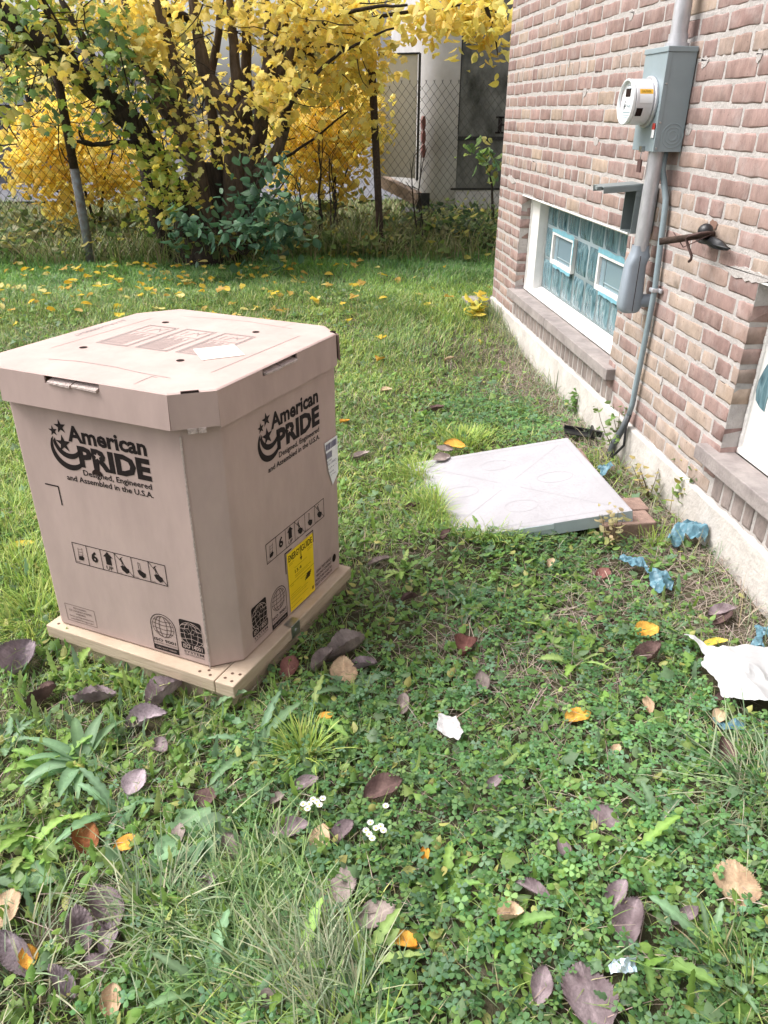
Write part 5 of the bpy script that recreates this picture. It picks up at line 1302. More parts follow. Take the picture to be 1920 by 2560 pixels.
LV = [ # D-px x, y, length px, width ratio, yaw deg, palette, curl, label
(48,1422,78,.85,20,LIL,1.1,'large curled lilac grey leaf left of the pallet at the frame edge'),
(98,1510,70,.7,100,BRN,.9,'dark brown ribbed leaf below the left end of the pallet'),
(208,1513,78,.55,80,PUR,.9,'purple grey ribbed leaf in weeds below pallet front board'),
(360,1500,84,.75,35,PUR,.8,'purple leaf leaning against the pallet near its front corner'),
(316,1555,100,.45,95,LIL,.9,'long pale grey leaf with wavy ribs below the pallet corner'),
(346,1613,50,.6,140,PUR,.6,'small purple leaf just below the long pale ribbed leaf'),
(292,1690,62,.75,10,LIL,.4,'lilac grey leaf beside the big lance leaved weed'),
(180,1812,84,.6,-30,RUS,.7,'rusty brown curled leaf on weeds at lower left'),
(274,1822,48,.75,80,ORN,.3,'orange tan leaf right of the rusty brown leaf'),
(443,1727,56,.8,20,BRN,.4,'dark brown leaf above the heart shaped green leaves'),
(440,1920,80,.5,75,PUR,.6,'purple grey leaf lying across the long grass at lower left centre'),
(627,1792,78,.5,85,PUR,.6,'purple brown ribbed leaf left of the pale tan leaf'),
(690,1812,62,.72,15,TAN,.25,'pale tan leaf below the small white flowers'),
(742,1803,62,.6,60,PUR,.8,'dark purple leaf right behind the pale tan leaf'),
(505,1838,78,.5,-35,GRB,.7,'folded purple leaf below the heart shaped green leaves'),
(385,1812,60,.5,15,GRB,.7,'grey brown leaf hidden among heart shaped green leaves'),
(731,1920,100,.7,15,GRB,.25,'big grey brown leaf standing out at lower centre'),
(813,1978,80,.75,70,GRB,.3,'broad grey brown leaf touching the orange leaf at lower centre'),
(866,2032,64,.6,-60,ORN,.5,'orange curled leaf at lower centre'),
(12,1962,80,.7,10,TAN,.3,'tan leaf cut by the left frame edge'),
(222,1962,105,.6,-30,PUR,.9,'large purple curled leaf on top of the lower left pile'),
(168,2005,85,.6,-20,PUR,.9,'deep violet leaf below the large purple curled leaf'),
(232,2030,70,.5,10,LIL,.8,'small lilac leaf at the foot of the lower left pile'),
(40,2055,110,.45,-40,LIL,.8,'long pale grey leaf near the left frame edge'),
(62,2072,58,.6,-15,ORN,.6,'orange brown curled leaf near the left frame edge'),
(130,2122,80,.45,-50,LIL,.8,'pale pinkish leaf folded at the bottom left'),
(242,2162,60,.7,0,TAN,.7,'tan orange cupped leaf at bottom left'),
(215,2085,70,.4,-60,PUR,.8,'narrow dark purple leaf above the tan cupped leaf'),
(828,1706,84,.6,75,BRN,.6,'dark brown ribbed leaf right of the white flowers'),
(660,1692,56,.5,70,PUR,.5,'purple brown leaf right of the spiky grass tuft'),
(740,1455,78,.65,5,TAN,.35,'pinkish tan leaf upright on the crinkled purple leaves'),
(748,1408,92,.5,80,GRB,1.2,'crinkled purple grey leaf near the right pallet corner'),
(700,1425,60,.5,50,GRB,1.1,'crinkled grey leaf left of the pinkish tan leaf'),
(788,1440,56,.5,110,PUR,1.0,'crinkled purple leaf right of the pinkish tan leaf'),
(624,1442,58,.6,25,RED,.4,'red brown leaf in the shade right of the pallet corner'),
(700,1553,42,.7,60,ORN,.3,'small orange leaf in the grass left of the paper scrap'),
(1043,1478,58,.5,5,GRB,.6,'grey brown lobed leaf above the paper scrap'),
(1007,1393,60,.7,30,RED,.8,'dark red curled leaf on dry thatch in the centre'),
(1397,1362,56,.75,80,ORN,.4,'bright orange leaf left of the white plastic bag'),
(1406,1420,66,.6,60,BRN,1.0,'dark purple crumpled leaf below the bright orange leaf'),
(1249,1548,52,.9,80,ORN,.3,'round orange leaf on dry thatch at right centre'),
(1400,1522,44,.5,20,TAN,.3,'small tan leaf left of the blue plastic by the bag'),
(1306,1768,66,.7,-30,PUR,.4,'purple grey leaf in clover at right centre'),
(1590,1906,92,.95,30,TAN,.2,'large pale tan leaf at the lower right'),
(1338,1935,66,.6,60,PUR,.8,'purple leaf above the big ribbed purple leaf'),
(1362,1993,98,.6,50,PUR,.7,'big ribbed purple leaf in clover at lower right'),
(1107,1980,52,.7,100,TAN,1.0,'cupped tan and orange leaf in clover'),
(1150,1922,70,.45,-60,PUR,.7,'narrow purple leaf above the cupped tan leaf'),
(1272,2152,130,.85,0,PUR,.2,'very large dark purple leaf at the bottom right'),
(1168,2130,80,.5,20,PUR,.6,'narrow purple leaf left of the very large dark leaf'),
(595,2172,52,.6,90,GRB,1.6,'small crumpled grey leaf at the bottom centre'),
(870,1520,46,.55,5,GRB,.5,'small grey brown leaf left above the paper scrap'),
(1303,1240,40,.75,60,RED,.4,'small red brown leaf below the pad'),
(1565,1512,50,.5,80,BRN,.8,'dark leaf below the white plastic bag'),
(1552,1547,46,.55,55,TAN,.4,'tan leaf below the dark leaf under the bag'),
(1565,1625,64,.5,20,BRN,1.0,'dark brown curled leaf right of the blue shred near the right edge'),
(1560,1320,64,.5,85,PUR,.5,'flat purple brown leaf on bare soil near the foundation'),
(1562,1338,58,.45,70,BRN,.5,'brown leaf just below the flat purple brown leaf by the foundation'),
(1545,1390,50,.5,90,YLW,.5,'yellow leaf above the white plastic bag'),
(942,885,42,.6,85,BRN,.6,'dark brown leaf in grass beyond the pad'),
(820,776,28,.8,20,ORN,.7,'orange curled leaf in bright grass behind box'),
(972,775,30,.5,80,TAN,.5,'yellow tan leaf on weeds near the first window'),
(835,842,26,.8,60,TAN,.4,'round pale tan leaf in bright grass right of box'),
(780,985,44,.5,80,GRB,.6,'grey brown leaf in grass right of box label'),
(745,910,26,.7,60,ORN,.5,'small orange leaf in grass beside the box lid'),
(890,1095,40,.4,60,BRN,.8,'dark curled leaf left of the pad'),
(965,1155,40,.5,40,BRN,.8,'dark leaf in grass before the pad front edge'),
(885,1292,44,.5,60,BRN,.9,'dark brown leaf among the blue green rosette at centre'),
(820,1212,56,.4,80,GRB,.6,'dull brown leaf in weeds right of the pallet'),
(45,1180,60,.4,80,YLW,.6,'yellow leaf at left edge beside the box'),
(98,1090,50,.4,60,YLW,.5,'yellow green leaf touching the box left side'),
(1330,1620,30,.6,40,TAN,.5,'tiny tan leaf in clover below the round orange leaf'),
(600,1725,34,.6,60,GRB,.6,'tiny grey leaf above the purple ribbed leaf at centre'),
(918,1845,36,.5,20,ORN,.6,'small orange leaf in clover at lower centre'),
(1218,1835,44,.6,0,PUR,.4,'dull purple leaf half hidden by clover'),
(1068,1690,40,.5,60,PUR,.5,'small purple leaf in clover below the paper scrap'),
(530,1950,40,.5,0,PUR,.5,'small purple brown leaf standing in long grass'),
(1480,1980,66,.4,70,PUR,.7,'long purple leaf left of the large pale tan leaf'),
(1190,1215,30,.6,30,TAN,.4,'small tan leaf on weeds before the pad')]
keepout = []
for i, (dx, dy, lp, wr, yaw, pal, curl, lab) in enumerate(LV):
    P_ = D(dx, dy, .032); dist = float((P_ - CAM) @ CF); L_ = lp*1.15732/FPX*dist
    if dy < 1250: L_ *= 1.0
    L_ *= 1.13 if dy > 1380 else 1.0
    me = leaf_mesh(L_, L_*wr, pal[0], pal[1], 100 + i, curl=curl*1.2, crink=.34 + .30*(curl > .75))
    o = bpy.data.objects.new('fallen_leaf', me); COL.objects.link(o); o.location = tuple(P_)
    tl = .45 + .35*(curl > .7)
    o.rotation_euler = (random.uniform(.05, tl), random.uniform(-tl, tl)*.6, -radians(yaw) + random.uniform(-.15, .15))
    tag(o, lab, 'leaf', 'fallen brown and tan leaves in the foreground'); keepout.append((P_[0], P_[1], L_*.40))
for (px, py, pal, L_, lab) in ((1136, 1118, ORN, .10, 'orange leaf lying on the far edge of the white pad'), (1104, 1150, GRB, .085, 'brown leaf lying on the left corner of the white pad'), (1112, 1128, GRB, .08, 'thin dark leaf at the left corner of the pad behind the brown one')):
    d = ray(px, py); n_ = np.array(un); t_ = ((np.array(C0) - CAM) @ n_)/(d @ n_); P_ = CAM + d*t_ + n_*.008
    me = leaf_mesh(L_, L_*.7, pal[0], pal[1], 300 + int(px), curl=.5, crink=.25); o = bpy.data.objects.new('fallen_leaf', me); COL.objects.link(o); o.location = tuple(P_); o.rotation_euler = (.1, -.15, random.uniform(1, 2)); tag(o, lab, 'leaf', 'fallen leaves on the white pad')
# small yellow leaves on the far lawn
ym = []
rl = np.random.default_rng(31)
for k in range(9):
    pal = [(.78, .58, .07), (.86, .62, .10), (.80, .68, .25), (.62, .40, .10), (.82, .50, .04)][k % 5]
    T = np.array(LOBED if k % 2 else OVAL) * .085
    T[:, 2] += rl.normal(0, .004, len(T)); me = bpy.data.meshes.new('yellow_leaf'); me.from_pydata([tuple(p) for p in T], [], LOBED_F if k % 2 else OVAL_F); me.materials.append(M_leafy)
    a = me.color_attributes.new('Col', 'FLOAT_COLOR', 'POINT'); a.data.foreach_set('color', np.tile([*pal, 1.0], len(T)).astype(np.float32)); ym.append(me)
cnt = 0
while cnt < 285:
    y = 4.0 + 3.3*rl.beta(2.3, 1.0); x = rl.uniform(-3.2, 1.6)
    p_ = np.exp(-((x + 1.2)/1.7)**2)*.95 + .12
    if rl.random() > p_ or (x > .55 and y < 5.3 and rl.random() < .7): continue
    if not in_view(np.array([x]), np.array([y]))[0]: continue
    o = bpy.data.objects.new('yellow_leaf', ym[rl.integers(9)]); COL.objects.link(o)
    o.location = (x, y, float(H(x, y)) + rl.uniform(.03, .06)); o.rotation_euler = (rl.uniform(-.5, .5), rl.uniform(-.5, .5), rl.uniform(0, 6.28)); o.scale = (rl.uniform(.5, 1.0),)*3
    tag(o, 'small yellow leaf lying on the lawn before fence and tree', 'leaf', 'yellow leaves scattered over the far lawn'); cnt += 1

# ------------------------------------------------------------------ litter
def inside(poly, x, y):
    c = np.zeros(np.shape(x), bool); n = len(poly); j = n-1
    for i in range(n):
        xi, yi = poly[i]; xj, yj = poly[j]
        c ^= ((yi > y) != (yj > y)) & (x < (xj-xi)*(y-yi)/(yj-yi+1e-12)+xi); j = i
    return c
def crumple(name, poly_D, m_, label, cat, amp=.03, step=.009, up=.03, group=None, seed=1, fold=1.0, scale=.10):
    """a crumpled sheet whose outline was read off the photograph, lying on the ground"""
    pts = [D(x, y, up)[:2] for x, y in poly_D]
    bm_ = MB(); P2 = [Vector(p) for p in pts]; n = len(P2)
    # densify the outline
    out = []
    rs = random.Random(seed)
    for i in range(n):
        a, b = P2[i], P2[(i+1) % n]; k = max(1, int((b-a).length/step))
        for j in range(k): q = a.lerp(b, j/k); out.append((q.x + rs.uniform(-1, 1)*step*.3, q.y + rs.uniform(-1, 1)*step*.3))
    xs = [p[0] for p in out]; ys = [p[1] for p in out]
    gx_, gy_ = np.meshgrid(np.arange(min(xs), max(xs), step), np.arange(min(ys), max(ys), step)); gx_ = gx_ + (np.arange(gx_.shape[0]) % 2)[:, None]*step/2
    ins = inside(out, gx_, gy_); P_ = list(zip(gx_[ins], gy_[ins]))
    from mathutils.geometry import delaunay_2d_cdt
    vv, ee, ff, _, _, _ = delaunay_2d_cdt([Vector(p) for p in out + P_], [(i, (i+1) % len(out)) for i in range(len(out))], [], 1, 1e-5)
    X = np.array([v.x for v in vv]); Y = np.array([v.y for v in vv])
    rid = lambda s, o: 1 - np.abs(2*vnoise(X, Y, s, o + seed) - 1)
    Zz = H(X, Y) + up + amp*(.9*(rid(scale, 1) - .5) + .5*(rid(scale*.45, 3) - .5) + .22*(rid(scale*.2, 5) - .5)) + amp*.5*(vnoise(X, Y, scale*2, seed) - .3)
    me = bpy.data.meshes.new(name); me.from_pydata([(a, b, c) for a, b, c in zip(X, Y, Zz)], [], ff); me.materials.append(m_)
    o = bpy.data.objects.new(name, me); s_ = o.modifiers.new('thickness', 'SOLIDIFY'); s_.thickness = .0012
    COL.objects.link(o); tag(o, label, cat, group)
    cx, cy = float(X.mean()), float(Y.mean()); keepout_poly.append(out); return o
keepout_poly = []
crumple('plastic_bag', [(1477,1375),(1500,1384),(1516,1396),(1524,1409),(1560,1402),(1610,1404),(1700,1412),(1720,1480),(1700,1540),(1645,1530),(1600,1512),(1560,1502),(1545,1470),(1512,1442),(1520,1425),(1497,1400)], M_bag, 'crumpled white plastic bag at the right frame edge near foundation', 'bag', amp=.036, up=.05, seed=3, scale=.20)
crumple('paper_scrap', [(948,1546),(985,1552),(1001,1588),(990,1602),(944,1580)], mat('creased_paper', (.50,.49,.49), rough=.7), 'small creased white paper scrap lying on clover', 'paper', amp=.014, up=.05, step=.006, seed=5, scale=.05)
BG = 'torn shreds of blue plastic film along the house'
crumple('plastic_shred', [(1440,1172),(1450,1150),(1475,1138),(1510,1140),(1526,1160),(1522,1174),(1498,1170),(1480,1160),(1468,1176)], M_blue, 'arched blue plastic shred by the foundation, largest one', 'plastic', amp=.05, up=.05, seed=2, group=BG, scale=.06)
crumple('plastic_shred', [(1392,1232),(1425,1240),(1455,1258),(1452,1270),(1425,1282),(1405,1262)], M_blue, 'blue plastic shred on dry thatch lower right of the red pavers', 'plastic', amp=.03, up=.04, seed=4, group=BG, step=.006, scale=.05)
crumple('plastic_shred', [(1340,1200),(1365,1212),(1388,1212),(1398,1232),(1375,1232),(1350,1220),(1335,1212)], M_blue, 'thin blue plastic shred touching the red pavers', 'plastic', amp=.03, up=.04, seed=6, group=BG, step=.006, scale=.05)
crumple('plastic_shred', [(1628,1356),(1659,1360),(1659,1378),(1645,1378),(1648,1412),(1618,1398),(1634,1380)], M_blue, 'blue plastic shred above the white bag at right edge', 'plastic', amp=.03, up=.04, seed=7, group=BG, step=.006, scale=.05)
crumple('plastic_shred', [(1538,1558),(1580,1562),(1610,1570),(1608,1585),(1560,1582),(1540,1570)], M_blue, 'faded blue plastic shred sunk in clover below the bag', 'plastic', amp=.02, up=.02, seed=8, group=BG, step=.006, scale=.05)
crumple('plastic_shred', [(1290,1012),(1318,1006),(1326,1016),(1300,1030)], M_blue, 'tiny blue plastic shred behind the pad by the conduit', 'plastic', amp=.03, up=.05, seed=9, group=BG, step=.008, scale=.05)
crumple('foil_scrap', [(1312,2088),(1335,2078),(1372,2076),(1376,2096),(1350,2106),(1318,2108)], M_foil, 'small shiny foil scrap under a green leaf at the bottom right', 'foil', amp=.02, up=.035, seed=10, step=.005, scale=.03)
q = D(1252, 936, .05); mb = MB(); Rk = Matrix.Rotation(radians(-14), 3, 'Z') @ Matrix.Rotation(.12, 3, 'Y')
for c, s_ in (((0, 0, 0), (.15, .07, .006)), ((.055, 0, .02), (.012, .072, .04)), ((.085, .005, .012), (.04, .02, .03)), ((-.01, .032, .01), (.13, .006, .018))):
    cc = Rk @ Vector(c); mb.box((q[0] + cc.x, q[1] + cc.y, q[2] + cc.z), s_, Rk)
tag(mb.build('plastic_clip', M_black, bevel=.002), 'black plastic clip lying on soil between pad and foundation', 'plastic part')
mb = MB(); a, b = at_y(400, 608, 8.1), at_y(520, 596, 8.1); a[2] = b[2] = .34
mb.tube([a, b], .03, 4); tag(mb.build('plank', mat('old_plank', (.35,.33,.30), rough=.9, var=.3)), 'weathered plank lying in grass behind fence beside the tree', 'plank')

# ------------------------------------------------------------------ broad leaved weeds (each plant an object)
def weed_leaf(kind, L_, W_, n=9):
    """strip leaf along +y, arched; returns verts, faces with midrib fold"""
    u = np.linspace(0, 1, n)
    if kind == 'jag':
        w = W_/2*np.sin(pi*np.clip(u, 0, 1)**.6*.97)**.8*(.35 + .65*u)*np.where(np.arange(n) % 2 == 1, 1.15, .70)
    elif kind == 'lance': w = W_/2*np.sin(pi*np.clip(u**.75, 0, 1))**.9
    else: w = W_/2*np.sqrt(np.clip(1 - ((u - .55)/.46)**2, 0, 1))*np.where(u < .1, .1, 1)
    w[-1] = 0; w[0] = max(w[0], W_*.03)
    return u, w
def rosette(name, label, cat, P_, n, L_, W_, kind, cols, elev=(.15, .8), seed=0, group=None, sag=.9):
    r = np.random.default_rng(seed); Vs = []; Cs = []; ns = 15 if kind == 'jag' else 9
    for i in range(n):
        l = L_*r.uniform(.65, 1.1); u, w = weed_leaf(kind, l, W_*l/L_*r.uniform(.8, 1.15), ns); yaw = 2*pi*i/n + r.uniform(-.35, .35); el = r.uniform(*elev)
        s_ = u*l; ang = el - sag*u**1.3*r.uniform(.7, 1.3); dy_ = np.gradient(s_)*np.cos(ang); dz_ = np.gradient(s_)*np.sin(ang)
        yy = np.cumsum(dy_) - dy_[0]; zz = np.cumsum(dz_) - dz_[0]; tw = r.uniform(-.5, .5)
        rip = r.normal(0, .03, ns)*w*3
        L3 = np.stack([-w, yy, zz + w*(.35 + tw) + rip], -1); M3 = np.stack([0*w, yy, zz], -1); R3 = np.stack([w, yy, zz + w*(.35 - tw) - rip], -1)
        T = np.stack([L3, M3, R3], 1).reshape(-1, 3); c, s = cos(yaw), sin(yaw)
        Rz = np.array([[c, -s, 0], [s, c, 0], [0, 0, 1]]); Vs.append(T @ Rz.T + np.asarray(P_)); cc = mixc(cols, 1, jit=.15, r=r)[0]
        C3 = np.tile(cc, (len(T), 1)); C3[1::3] = np.clip(cc*1.5 + .03, 0, 1); Cs.append(C3)
    fs = [(3*i, 3*i+3, 3*i+4, 3*i+1) for i in range(ns-1)] + [(3*i+1, 3*i+4, 3*i+5, 3*i+2) for i in range(ns-1)]
    V = np.stack(Vs); Cc = np.stack(Cs)
    o = npmesh(name, V, fs, M_leafy, col=Cc, smooth=True); return tag(o, label, cat, group)
GR1 = [(.20, .34, .07), (.27, .41, .09), (.16, .28, .07), (.32, .42, .14)]; GR2 = [(.17, .29, .15), (.22, .35, .20)]; GR3 = [(.10, .20, .06), (.13, .26, .08)]
rosette('lance_leaf_weed', 'large weed with long grey green lance leaves at lower left', 'weed', D(180, 1650, .01), 18, .165, .034, 'lance', GR2, (.15, .9), 1, sag=1.1)
rosette('lance_leaf_weed', 'blue green lance leaved weed left of dark red leaf at centre', 'weed', D(1010, 1295, .0), 12, .15, .03, 'lance', GR2, (.2, .9), 2)
rosette('lance_leaf_weed', 'small dark green star shaped weed right of the crinkled leaves', 'weed', D(880, 1452, .0), 10, .11, .024, 'lance', GR3, (.1, .7), 3)
rosette('lance_leaf_weed', 'grey green weed behind the pad near the black clip', 'weed', D(985, 1290, .0), 7, .10, .03, 'lance', GR2, (.2, .9), 4)
rosette('heart_leaf_weed', 'weed with round heart shaped leaves at lower left centre', 'weed', D(415, 1830, .01), 12, .10, .075, 'round', GR2, (.5, 1.2), 5, sag=1.6)
rosette('heart_leaf_weed', 'round leaved weed at the left frame edge above the tan leaf', 'weed', D(40, 1920, .01), 6, .08, .06, 'round', GR2, (.4, 1.0), 6, sag=1.5)
DG = 'jagged leaved dandelions in the foreground'
dand = [(455,1540,9,.15,'dandelion with upright jagged leaves against the pallet corner'), (330,1500,8,.13,'dandelion before the pallet front board'), (120,1660,6,.12,'dandelion under the big lance leaved weed'), (255,1760,10,.16,'pale green dandelion above the rusty leaf'), (90,1790,10,.13,'large dandelion at the lower left edge'), (60,1850,8,.11,'dandelion above the tan leaf at left edge'),
 (560,1620,11,.17,'bright dandelion below the pallet corner'), (670,1560,9,.15,'dandelion right of the bright one in the centre left'), (500,1520,8,.13,'dandelion touching the pallet corner on its right'), (760,1500,9,.13,'dandelion left of the star shaped weed'), (1240,1440,10,.14,'dandelion on thatch between the orange leaves'), (1190,1370,8,.11,'dandelion on thatch above the round orange leaf'),
 (1120,1760,6,.12,'plain green dandelion in clover centre'), (1090,2010,7,.13,'broad leaved plant right of the cupped tan leaf'), (1370,1850,6,.13,'upright jagged leaves in clover at right'), (1420,1780,5,.12,'pair of upright green leaves near the right purple leaf'), (1390,2080,5,.14,'upright green leaf beside the foil scrap'), (960,1930,7,.11,'dandelion in clover left of the narrow purple leaf'),
 (20,1620,8,.13,'dandelion at left edge below the curled lilac leaf'), (160,1460,7,.10,'dandelion left of the pallet end'), (640,2120,8,.14,'dandelion in the long grass at bottom centre'), (450,2150,9,.14,'dandelion at bottom left centre'), (1040,1160,8,.10,'dandelion before the pad front edge'), (870,1240,8,.11,'dandelion in the grass right of the pallet'), (1530,2060,8,.14,'dandelion below the large pale tan leaf'), (780,2100,7,.13,'dandelion below the broad grey leaf')]
for i, (x, y, n_, l, lab) in enumerate(dand): rosette('dandelion_plant', lab, 'weed', D(x, y, .0), n_, l, .04, 'jag', GR1 if i % 3 else GR2, (.3, 1.1), 20 + i, DG)

def flowers(name, label, base, pts, cat='flowers'):
    t_ = thing(name, label, cat, base); bl = MB(); st = MB(); yl = MB()
    for (x, y) in pts:
        P_ = D(x, y, .075); q = Vector(P_); st.tube([Vector(base), (Vector(base) + q)/2 + Vector((0, 0, .02)), q], .0011, 5)
        for k in range(14):
            a = 2*pi*k/14; d = Vector((cos(a), sin(a), .35)); s = Vector((-sin(a), cos(a), 0)); 
            bl.add([q, q + d*.0045 + s*.0012, q + d*.0085, q + d*.0045 - s*.0012], [(0, 1, 2, 3)])
        yl.tube([q + Vector((0, 0, -.003)), q + Vector((0, 0, .0035))], [.004, .0022], 8)
    st.build('stem', mat('flower_stem', (.14, .24, .07)), t_); bl.build('petals', M_white, t_); yl.build('flower_centre', mat('flower_disc', (.6, .5, .15)), t_)
flowers('small_white_flowers', 'cluster of tiny white daisies right of the purple ribbed leaf', tuple(D(672, 1750)), [(655,1738), (664,1748), (676,1728), (684,1733), (697,1726), (690,1740), (668,1738)])
flowers('small_white_flowers', 'cluster of tiny white daisies left of the dark brown ribbed leaf', tuple(D(815, 1800)), [(800,1778), (797,1803), (812,1790), (822,1786), (828,1795), (833,1742), (804,1812), (790,1795)])
flowers('small_white_flowers', 'lone pale clover flower just before the pavers', tuple(D(1170, 1185)), [(1350,1186)][:1]) if False else None

def sapling(name, label, px, py, h, n, lean, cols, seed, sz=.03, cat='sapling'):
    r = random.Random(seed); b = D(px, py); t_ = thing(name, label, cat, tuple(b)); st = MB(); Vs = []; Ps = []
    for k in range(4):
        p = Vector(b); d = Vector((r.uniform(-.3, .3) + lean[0], r.uniform(-.3, .3) + lean[1], 1)); P_ = [p.copy()]
        for j in range(8):
            p = p + d.normalized()*h/8*r.uniform(.6, 1.1); d += Vector((r.uniform(-.25, .25), r.uniform(-.25, .25), 0)); P_.append(p.copy())
            if j > 1:
                for q in range(n): Ps.append((p.x + r.uniform(-.035, .035), p.y + r.uniform(-.035, .035), p.z + r.uniform(-.02, .02)))
        st.tube(P_, [.0032 - .0003*j for j in range(9)], 5)
    st.build('stem', mat('twig', (.12, .09, .05)), t_)
    Ps = np.array(Ps); N = len(Ps); rg = np.random.default_rng(seed); Fm = rot_frames(N, .8, rg, droop=(-.7, .5))
    npmesh('leaves', inst(OVAL, Ps, Fm, sz*rg.uniform(.5, 1.3, N)), OVAL_F, M_leafy, col=mixc(cols, N, r=rg), parent=t_)
sapling('sapling', 'scraggly sapling growing at the foot of the thin conduit', 1325, 990, .30, 2, (-.05, 0), [(.20, .30, .08), (.14, .22, .07)], 1)
sapling('leafy_weed', 'leafy weed against the foundation right of the pad corner', 1468, 1115, .30, 3, (-.02, .0), [(.22, .32, .08), (.40, .36, .10), (.16, .25, .10)], 2, .034)
sapling('leafy_weed', 'thin yellowing weed between pad and foundation', 1400, 1090, .20, 2, (-.1, 0), [(.45, .38, .15), (.28, .30, .12)], 3, .026)
sapling('leafy_weed', 'dry spiky weed standing before the red pavers', 1322, 1190, .17, 2, (-.15, .02), [(.45, .40, .20), (.50, .42, .25)], 5, .028)
sapling('leafy_weed', 'small leafy weed at the wall below the first window', 1240, 900, .14, 3, (0, 0), [(.16, .28, .08)], 6, .03)
sapling('leafy_weed', 'yellow leaved weed at the far corner of the house', 1036, 690, .20, 2, (-.1, 0), [(.75, .60, .10), (.5, .5, .1)], 7, .07)
for k, (x, y) in enumerate(((1380, 1000), (1420, 1050), (1440, 1200))):
    r = random.Random(k); b = Vector(D(x*1.1573 if False else x/1.15732, y/1.15732))
tf = [(1925, 900), (1910, 925), (1897, 950), (1890, 975), (1889, 1000), (1898, 1018), (1909, 1029), (1916, 1000), (1930, 960)]
mb = MB(); fr_ = [at_x(a, b, 1.5065) for a, b in tf]; bk_ = [q + np.array([.003, 0, 0]) for q in fr_]; k = len(fr_)
mb.add(fr_ + bk_, [tuple(range(k-1, -1, -1)), tuple(range(k, 2*k))] + [(i, (i+1) % k, k+(i+1) % k, k+i) for i in range(k)])
tag(mb.build('plastic_film', M_glass), 'curved dark teal sliver of film on the white frame of the second window', 'film')
bush('shade_toned_weeds', 'leafy weeds in shade-darkened colours in front of trailer bottom beyond fence', (1.6, 8.3, .2),
 [(1120, 560, 8.2, 110, 30, .3, 330, .075, [(.07,.12,.05), (.10,.15,.06), (.05,.09,.04), (.22,.24,.08)]), (1190, 590, 8.0, 60, 35, .2, 200, .07, [(.07,.12,.05), (.12,.18,.06), (.05,.09,.04)]), (1010, 600, 8.0, 70, 25, .2, 120, .065, [(.10,.14,.06), (.2,.2,.08)])],  # leaf colours darkened to stand in for shade before the trailer
 [([(1900,1080),(1940,980),(1990,930)], 8.2), ([(2060,1080),(2080,1000),(2050,940)], 8.1)], cat='weeds')
# dead stalks beyond the fence
for k, (x, y, h, lab) in enumerate(((690, 560, 1.1, 'dead brown stalk beyond fence right of big tree'), (720, 560, .9, 'second dead brown stalk left of the rusty post'), (905, 560, .9, 'dry seed stalk right of the rusty post'), (660, 555, .7, 'short dead stalk behind the dark green shrub'))):
    r = random.Random(50 + k); p0 = at_y(x*1.1573, y*1.1573, 7.95); b = Vector((p0[0], 7.95, .15)); st = MB()
    for j in range(3):
        p = b.copy(); P_ = [p.copy()]
        for q in range(6): p = p + Vector((r.uniform(-.03, .03), r.uniform(-.03, .03), h/6)); P_.append(p.copy()); st.tube([p, p + Vector((r.uniform(-.12, .12), r.uniform(-.1, .1), r.uniform(.02, .12)))], .004, 4)
        st.tube(P_, [.010 - .001*q for q in range(7)], 5)
    tag(st.build('dead_stalk', M_barkd), lab, 'stalk', 'dead stalks beyond fence')

# ------------------------------------------------------------------ ground cover (nobody could count it)
pal_poly = [tuple((PN - pe1*a + pe2*b).to_2d()) for a, b in ((-.005, -.005), (PS1 + .005, -.005), (PS1 + .005, PS2 + .005), (-.005, PS2 + .005))]
pad_poly = [(C0.x + .07, C0.y + .04), (B_.x + .08, B_.y), (A.x + .08, A.y), (D0.x + .04, D0.y)]
KO = np.array(keepout)
def free(x, y, leaves=1.0):
    ok = ((x < WX - .02) | (y > 5.76)) & ~inside(pal_poly, x, y) & ~inside(pad_poly, x, y)
    ok &= ~((x > 1.05) & (x < 1.29) & (y > 2.28) & (y < 2.52))
    if leaves:
        for (a, b, r_) in KO:
            if r_ <= 0: continue
            ok &= ((x - a)**2 + (y - b)**2) > (r_*leaves)**2
    for pl in keepout_poly:
        ok &= ~inside(pl, x, y)
    return ok
patches = [(*D(1150, 1480)[:2], .17), (*D(1250, 1330)[:2], .10), (*D(1010, 1400)[:2], .09), (*D(1130, 850)[:2], .20), (*D(1330, 1270)[:2], .12), (*D(1100, 760)[:2], .12)]
def bare(x, y):
    b = sstep(1.08, 1.34, x + .10*(vnoise(x, y, .3) - .5)*2)*sstep(1.2, 1.7, y)*(1 - .5*sstep(4.0, 5.0, y))
    for (a, c, r_) in patches: b = np.maximum(b, np.exp(-((x-a)**2 + (y-c)**2)/r_**2))
    return np.clip(b, 0, 1)
def scatter(n, x0, x1, y0, y1, pf, leaves=1.0, m=.34):
    x = rng.uniform(x0, x1, n); y = rng.uniform(y0, y1, n)
    k = in_view(x, y, .03, m); x, y = x[k], y[k]
    k = rng.random(len(x)) < pf(x, y); x, y = x[k], y[k]
    k = free(x, y, leaves); return x[k], y[k]
